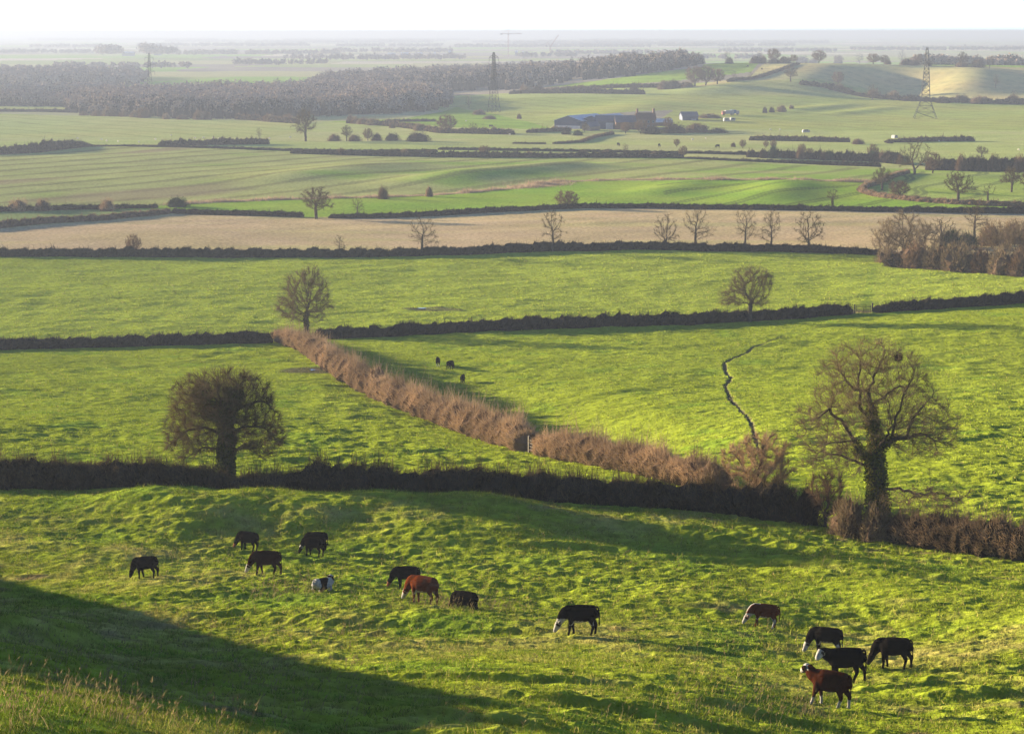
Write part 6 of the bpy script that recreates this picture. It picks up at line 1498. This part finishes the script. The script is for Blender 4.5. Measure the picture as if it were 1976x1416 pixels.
# ------------------------------------------------------------------ gates, posts, water
def place_gates():
    wood = flat_mat('weathered_wood', (0.014, 0.012, 0.010)); pale = flat_mat('pale_timber', (0.030, 0.025, 0.019))
    a = np.array(unproj(1649, 606)); b = np.array(unproj(1683, 605)); d = b - a; L = np.hypot(*d)
    o = empty('field_gate', (*a, gz(*a)), math.atan2(d[1], d[0])); tag(o, 'low wooden field gate in the gap between two clipped hedges', 'gate')
    g = MB()
    for z in (.2, .42, .64, .9, 1.15): g.box(.2, L - .2, -.03, .03, z, z + .09)
    for X in (.2, L / 2, L - .28): g.box(X, X + .08, -.05, -.032, .15, 1.28)
    g.build('rails', wood, o); MB().box(-.1, .1, -.1, .1, -.2, 1.4).build('post', wood, o); MB().box(L - .1, L + .12, -.1, .1, -.2, 1.6).build('post', pale, o)
    a = np.array(unproj(1021, 869)); b = np.array(unproj(1040, 872)); d = b - a; L = np.hypot(*d)
    o = empty('field_gate', (*a, gz(*a)), math.atan2(d[1], d[0])); tag(o, 'narrow wooden gate with two posts in the reddish hedge', 'gate')
    g = MB()
    for z in (.25, .5, .75, 1.0): g.box(.1, L - .1, -.03, .03, z, z + .09)
    g.build('rails', wood, o); MB().box(-.08, .08, -.08, .08, -.2, 1.4).build('post', pale, o); MB().box(L - .08, L + .08, -.08, .08, -.2, 1.3).build('post', pale, o)
    # standing water in the wet hollows
    m, nt, out = new_mat('pond_water'); p = N(nt, 'ShaderNodeBsdfPrincipled', i_Roughness=0.06); p.inputs['Base Color'].default_value = (0.03, 0.03, 0.028, 1)
    tc = N(nt, 'ShaderNodeTexCoord'); n = N(nt, 'ShaderNodeTexNoise', i_Scale=3.0); bp = N(nt, 'ShaderNodeBump', i_Strength=0.05, i_Distance=0.05); nt.links.new(tc.outputs['Object'], n.inputs['Vector']); nt.links.new(n.outputs['Fac'], bp.inputs['Height']); nt.links.new(bp.outputs['Normal'], p.inputs['Normal']); nt.links.new(p.outputs[0], out.inputs['Surface'])
    for px, py, wx, wy, nm in ((608, 713, 10, 1.2, 'pond'), (814, 598, 8, 0.6, 'puddle')):
        x, y = unproj(px, py); k = y / F; n_ = 26; an = np.arange(n_) * 2 * math.pi / n_
        rr = 1 + .3 * gnoise(np.cos(an) * 1.5 + px, np.sin(an) * 1.5, 6)
        X = x + wx * k * rr * np.cos(an); Y = y + wy * k * 6 * rr * np.sin(an)
        z = float(np.median(hz(X, Y))) + CZ + 0.10
        V = np.column_stack([X, Y, np.full(n_, z)]); V = np.vstack([V, [[x, y, z]]])
        o = np_mesh(nm, V, [np.array([(n_, i, (i + 1) % n_) for i in range(n_)])], m); tag(o, kind='structure')
    # rough dry grass and earth along the bank between the two wheat fields
    return

def strip_stuff(name, label, pts, dens, hgt, wd, wid, mat, seed, cat):
    rng = np.random.default_rng(seed); g = plan(pts); s = np.concatenate([[0], np.cumsum(np.hypot(*np.diff(g, axis=0).T))])
    n = int(s[-1] * dens); q = rng.uniform(0, s[-1], n); X = np.interp(q, s, g[:, 0]) + rng.normal(0, wid, n) * 0.6; Y = np.interp(q, s, g[:, 1]) + rng.normal(0, wid, n)
    lump = 0.35 + smooth(-0.3, 0.6, gnoise(X / 9.0, Y / 9.0, seed)); z = hz(X, Y)
    V, Q, T = blades(rng, np.column_stack([X, Y, z + CZ]), np.column_stack([rng.normal(0, .45, n), rng.normal(0, .45, n), np.ones(n)]), hgt * lump * rng.uniform(.5, 1.3, n), wd)
    o = np_mesh(name, V, [Q, T], mat); tag(o, label, cat, kind='stuff'); return o

def place_grass():
    dry = plant_mat('dry_grass', (0.26, 0.19, 0.125), 0.3, 0.4, 0.2); strw = plant_mat('straw_stalks', (0.17, 0.13, 0.065), 0.3, 2.0, 0.2)
    strip_stuff('dry_grass', 'strip of pale dry grass along the bank between the green wheat fields', [(325, 395), (450, 389), (600, 384), (720, 381), (830, 376), (930, 368), (1000, 362), (1070, 351), (1200, 347), (1400, 348), (1690, 350)], 60, 0.9, 0.12, 1.5, dry, 71, 'grass')
    strip_stuff('dry_grass', 'clump of rough dry grass where the bank widens', [(1000, 361), (1040, 358), (1080, 353)], 130, 1.2, 0.14, 4.0, dry, 72, 'grass')
    # turf of the near slope: blades thick enough to break the outline of every tussock
    rng = np.random.default_rng(81)
    m, nt, out = new_mat('turf'); at = N(nt, 'ShaderNodeAttribute', attribute_name='Col'); d = N(nt, 'ShaderNodeBsdfDiffuse'); t = N(nt, 'ShaderNodeBsdfTranslucent'); mx = N(nt, 'ShaderNodeMixShader', i_Fac=0.15)
    nt.links.new(at.outputs['Color'], d.inputs['Color']); nt.links.new(at.outputs['Color'], t.inputs['Color']); nt.links.new(d.outputs[0], mx.inputs[1]); nt.links.new(t.outputs[0], mx.inputs[2]); nt.links.new(mx.outputs[0], out.inputs['Surface'])
    n = TURF_N
    u = rng.random(n); Y = 36.0 * (150.0 / 36.0) ** u; c = rng.uniform(-.285, .285, n); X = c * Y
    keep = field_bits(X, Y) == 0; X, Y = X[keep], Y[keep]; n = len(X)
    tus = gnoise(X / 0.55, Y / 0.55, 91) + 0.7 * gnoise(X / 1.6, Y / 1.6, 92); k = rng.random(n) < smooth(-0.75, 0.75, tus + 0.5 * gnoise(X / 5.0, Y / 5.0, 93)); X, Y, tus = X[k], Y[k], tus[k]; n = len(X)
    z = hz(X, Y); col = ground_col(X, Y)[:, :3]
    L = (0.07 + 0.10 * smooth(-.3, .9, tus)) * rng.uniform(.6, 1.5, n) * (0.8 + 0.5 * Y / 90); w = 0.010 * (Y / 60.0) ** 0.8 * rng.uniform(.7, 1.3, n) + 0.004
    cl = col * rng.uniform(0.35, 1.0, (n, 1)); dk = rng.random(n) < .22; cl[dk] = LUSH * rng.uniform(.4, .9, (dk.sum(), 1)); st = rng.random(n) < 0.10; cl[st] = STRAW * rng.uniform(.7, 1.3, (st.sum(), 1))
    V, Q, T = blades(rng, np.column_stack([X, Y, z + CZ - 0.01]), np.column_stack([rng.normal(0, .5, n), rng.normal(0, .5, n), np.ones(n)]), L, w, bend=0.3)
    o = np_mesh('grass', V, [Q, T], m, col=np.repeat(cl, 5, axis=0)); tag(o, 'short tussocky pasture grass on the near slope', 'grass', kind='stuff')
    for bi, y0, y1, n, hgt, wd, lab, sd in ((1, 120, 345, TURF2_N, 0.20, 0.050, 'tufted grass of the pastures between the near hedge and the clipped hedges', 83), (2, 290, 470, TURF3_N, 0.24, 0.085, 'grass of the long pasture below the tan stubble field', 84)):
        rng = np.random.default_rng(sd); Y = np.sqrt(rng.uniform(y0 * y0, y1 * y1, n)); X = rng.uniform(-.285, .285, n) * Y
        k = field_bits(X, Y) == bi; X, Y = X[k], Y[k]
        tus = gnoise(X / 1.3, Y / 1.3, 95) + 0.8 * gnoise(X / 3.4, Y / 3.4, 96); k = rng.random(len(X)) < smooth(-.7, .7, tus); X, Y, tus = X[k], Y[k], tus[k]; n = len(X)
        cl = ground_col(X, Y)[:, :3] * rng.uniform(.6, 1.1, (n, 1)); st = rng.random(n) < .06; cl[st] = STRAW * .7
        B = np.column_stack([X, Y, hz(X, Y) + CZ - 0.02]); D = np.column_stack([rng.normal(0, .5, n), rng.normal(0, .5, n), np.ones(n)]); D /= np.linalg.norm(D, axis=1)[:, None]
        s = np.cross(D, rng.normal(size=(n, 3))); s /= np.linalg.norm(s, axis=1)[:, None]; w = wd * rng.uniform(.6, 1.3, (n, 1)); Lb = hgt * rng.uniform(.5, 1.2, (n, 1)) * (.6 + .5 * smooth(-.3, .9, tus))[:, None]
        V = np.stack([B - s * w, B + s * w, B + D * Lb], 1).reshape(-1, 3)
        o = np_mesh('grass', V, [np.arange(3 * n).reshape(n, 3)], m, col=np.repeat(cl, 3, axis=0)); tag(o, lab, 'grass', kind='stuff')
    # coarser tufts standing out of the turf
    rng = np.random.default_rng(85); n = 150000; Y = np.sqrt(rng.uniform(36 ** 2, 142 ** 2, n)); X = rng.uniform(-.285, .285, n) * Y; k = field_bits(X, Y) == 0; X, Y = X[k], Y[k]
    k = rng.random(len(X)) < smooth(-.4, .8, gnoise(X / 0.9, Y / 0.6, 97) + 0.6 * gnoise(X / 9.0, Y / 5.0, 98)); X, Y = X[k], Y[k]; n = len(X)
    cl = ground_col(X, Y)[:, :3] * rng.uniform(.25, .9, (n, 1)); st = rng.random(n) < .14; cl[st] = STRAW * rng.uniform(.3, .8, (st.sum(), 1))
    V, Q, T = blades(rng, np.column_stack([X, Y, hz(X, Y) + CZ - 0.02]), np.column_stack([rng.normal(0, .6, n), rng.normal(0, .6, n), np.ones(n)]), rng.uniform(.10, .26, n) * np.clip(Y / 75, .5, 1), rng.uniform(.018, .05, n) * np.clip(Y / 75, .5, 1), bend=.35)
    o = np_mesh('grass', V, [Q, T], m, col=np.repeat(cl, 5, axis=0)); tag(o, 'coarse grass tufts standing out of the near turf', 'grass', kind='stuff')
    # tall dead stalks
    n = 900; px = np.concatenate([rng.uniform(-20, 700, 330), rng.uniform(-20, 1976, 170), rng.normal(200, 90, 40), rng.normal(1500, 110, 60), rng.normal(900, 60, 120), rng.normal(560, 60, 80), rng.uniform(0, 1976, 100)])
    py = np.concatenate([rng.uniform(1190, 1430, 330), rng.uniform(1050, 1430, 170), rng.normal(1290, 30, 40), rng.normal(1370, 22, 60), rng.normal(1186, 6, 120), rng.normal(1150, 8, 80), rng.uniform(1030, 1300, 100)])
    g = np.array([unproj(a, b) for a, b in zip(px, py)]); n = len(g)
    cnt = rng.integers(1, 4, n); g = np.repeat(g, cnt, axis=0) + rng.normal(0, .12, (cnt.sum(), 2)); n = len(g)
    z = hz(g[:, 0], g[:, 1]); lean = np.column_stack([rng.normal(.28, .25, n), rng.normal(0, .25, n), np.ones(n)])
    Ls = rng.uniform(.25, 0.72, n); V, Q, T = blades(rng, np.column_stack([g, z + CZ]), lean, Ls, 0.014, bend=0.12)
    lean /= np.linalg.norm(lean, axis=1)[:, None]; tip = np.column_stack([g, z + CZ]) + lean * (Ls * .82)[:, None]
    V2, Q2, T2 = blades(rng, np.repeat(tip, 3, axis=0), np.repeat(lean, 3, axis=0) + rng.normal(0, .25, (3 * n, 3)), rng.uniform(.08, .2, 3 * n), 0.022)
    o = np_mesh('grass_stalks', np.vstack([V, V2]), [Q, T, Q2 + len(V), T2 + len(V)], strw); tag(o, 'tall dead grass stalks standing on the near slope', 'grass', kind='stuff')

TURF_N = 780000; TURF2_N = 420000; TURF3_N = 330000
build_ground()
place_hedges()
place_hero_trees()
place_trees()
place_bushes()
place_hedgerow_bushes()
place_woods()
place_cattle()
place_sheep()
place_farm()
place_towers()
place_gates()
place_grass()
build_light()
build_haze()
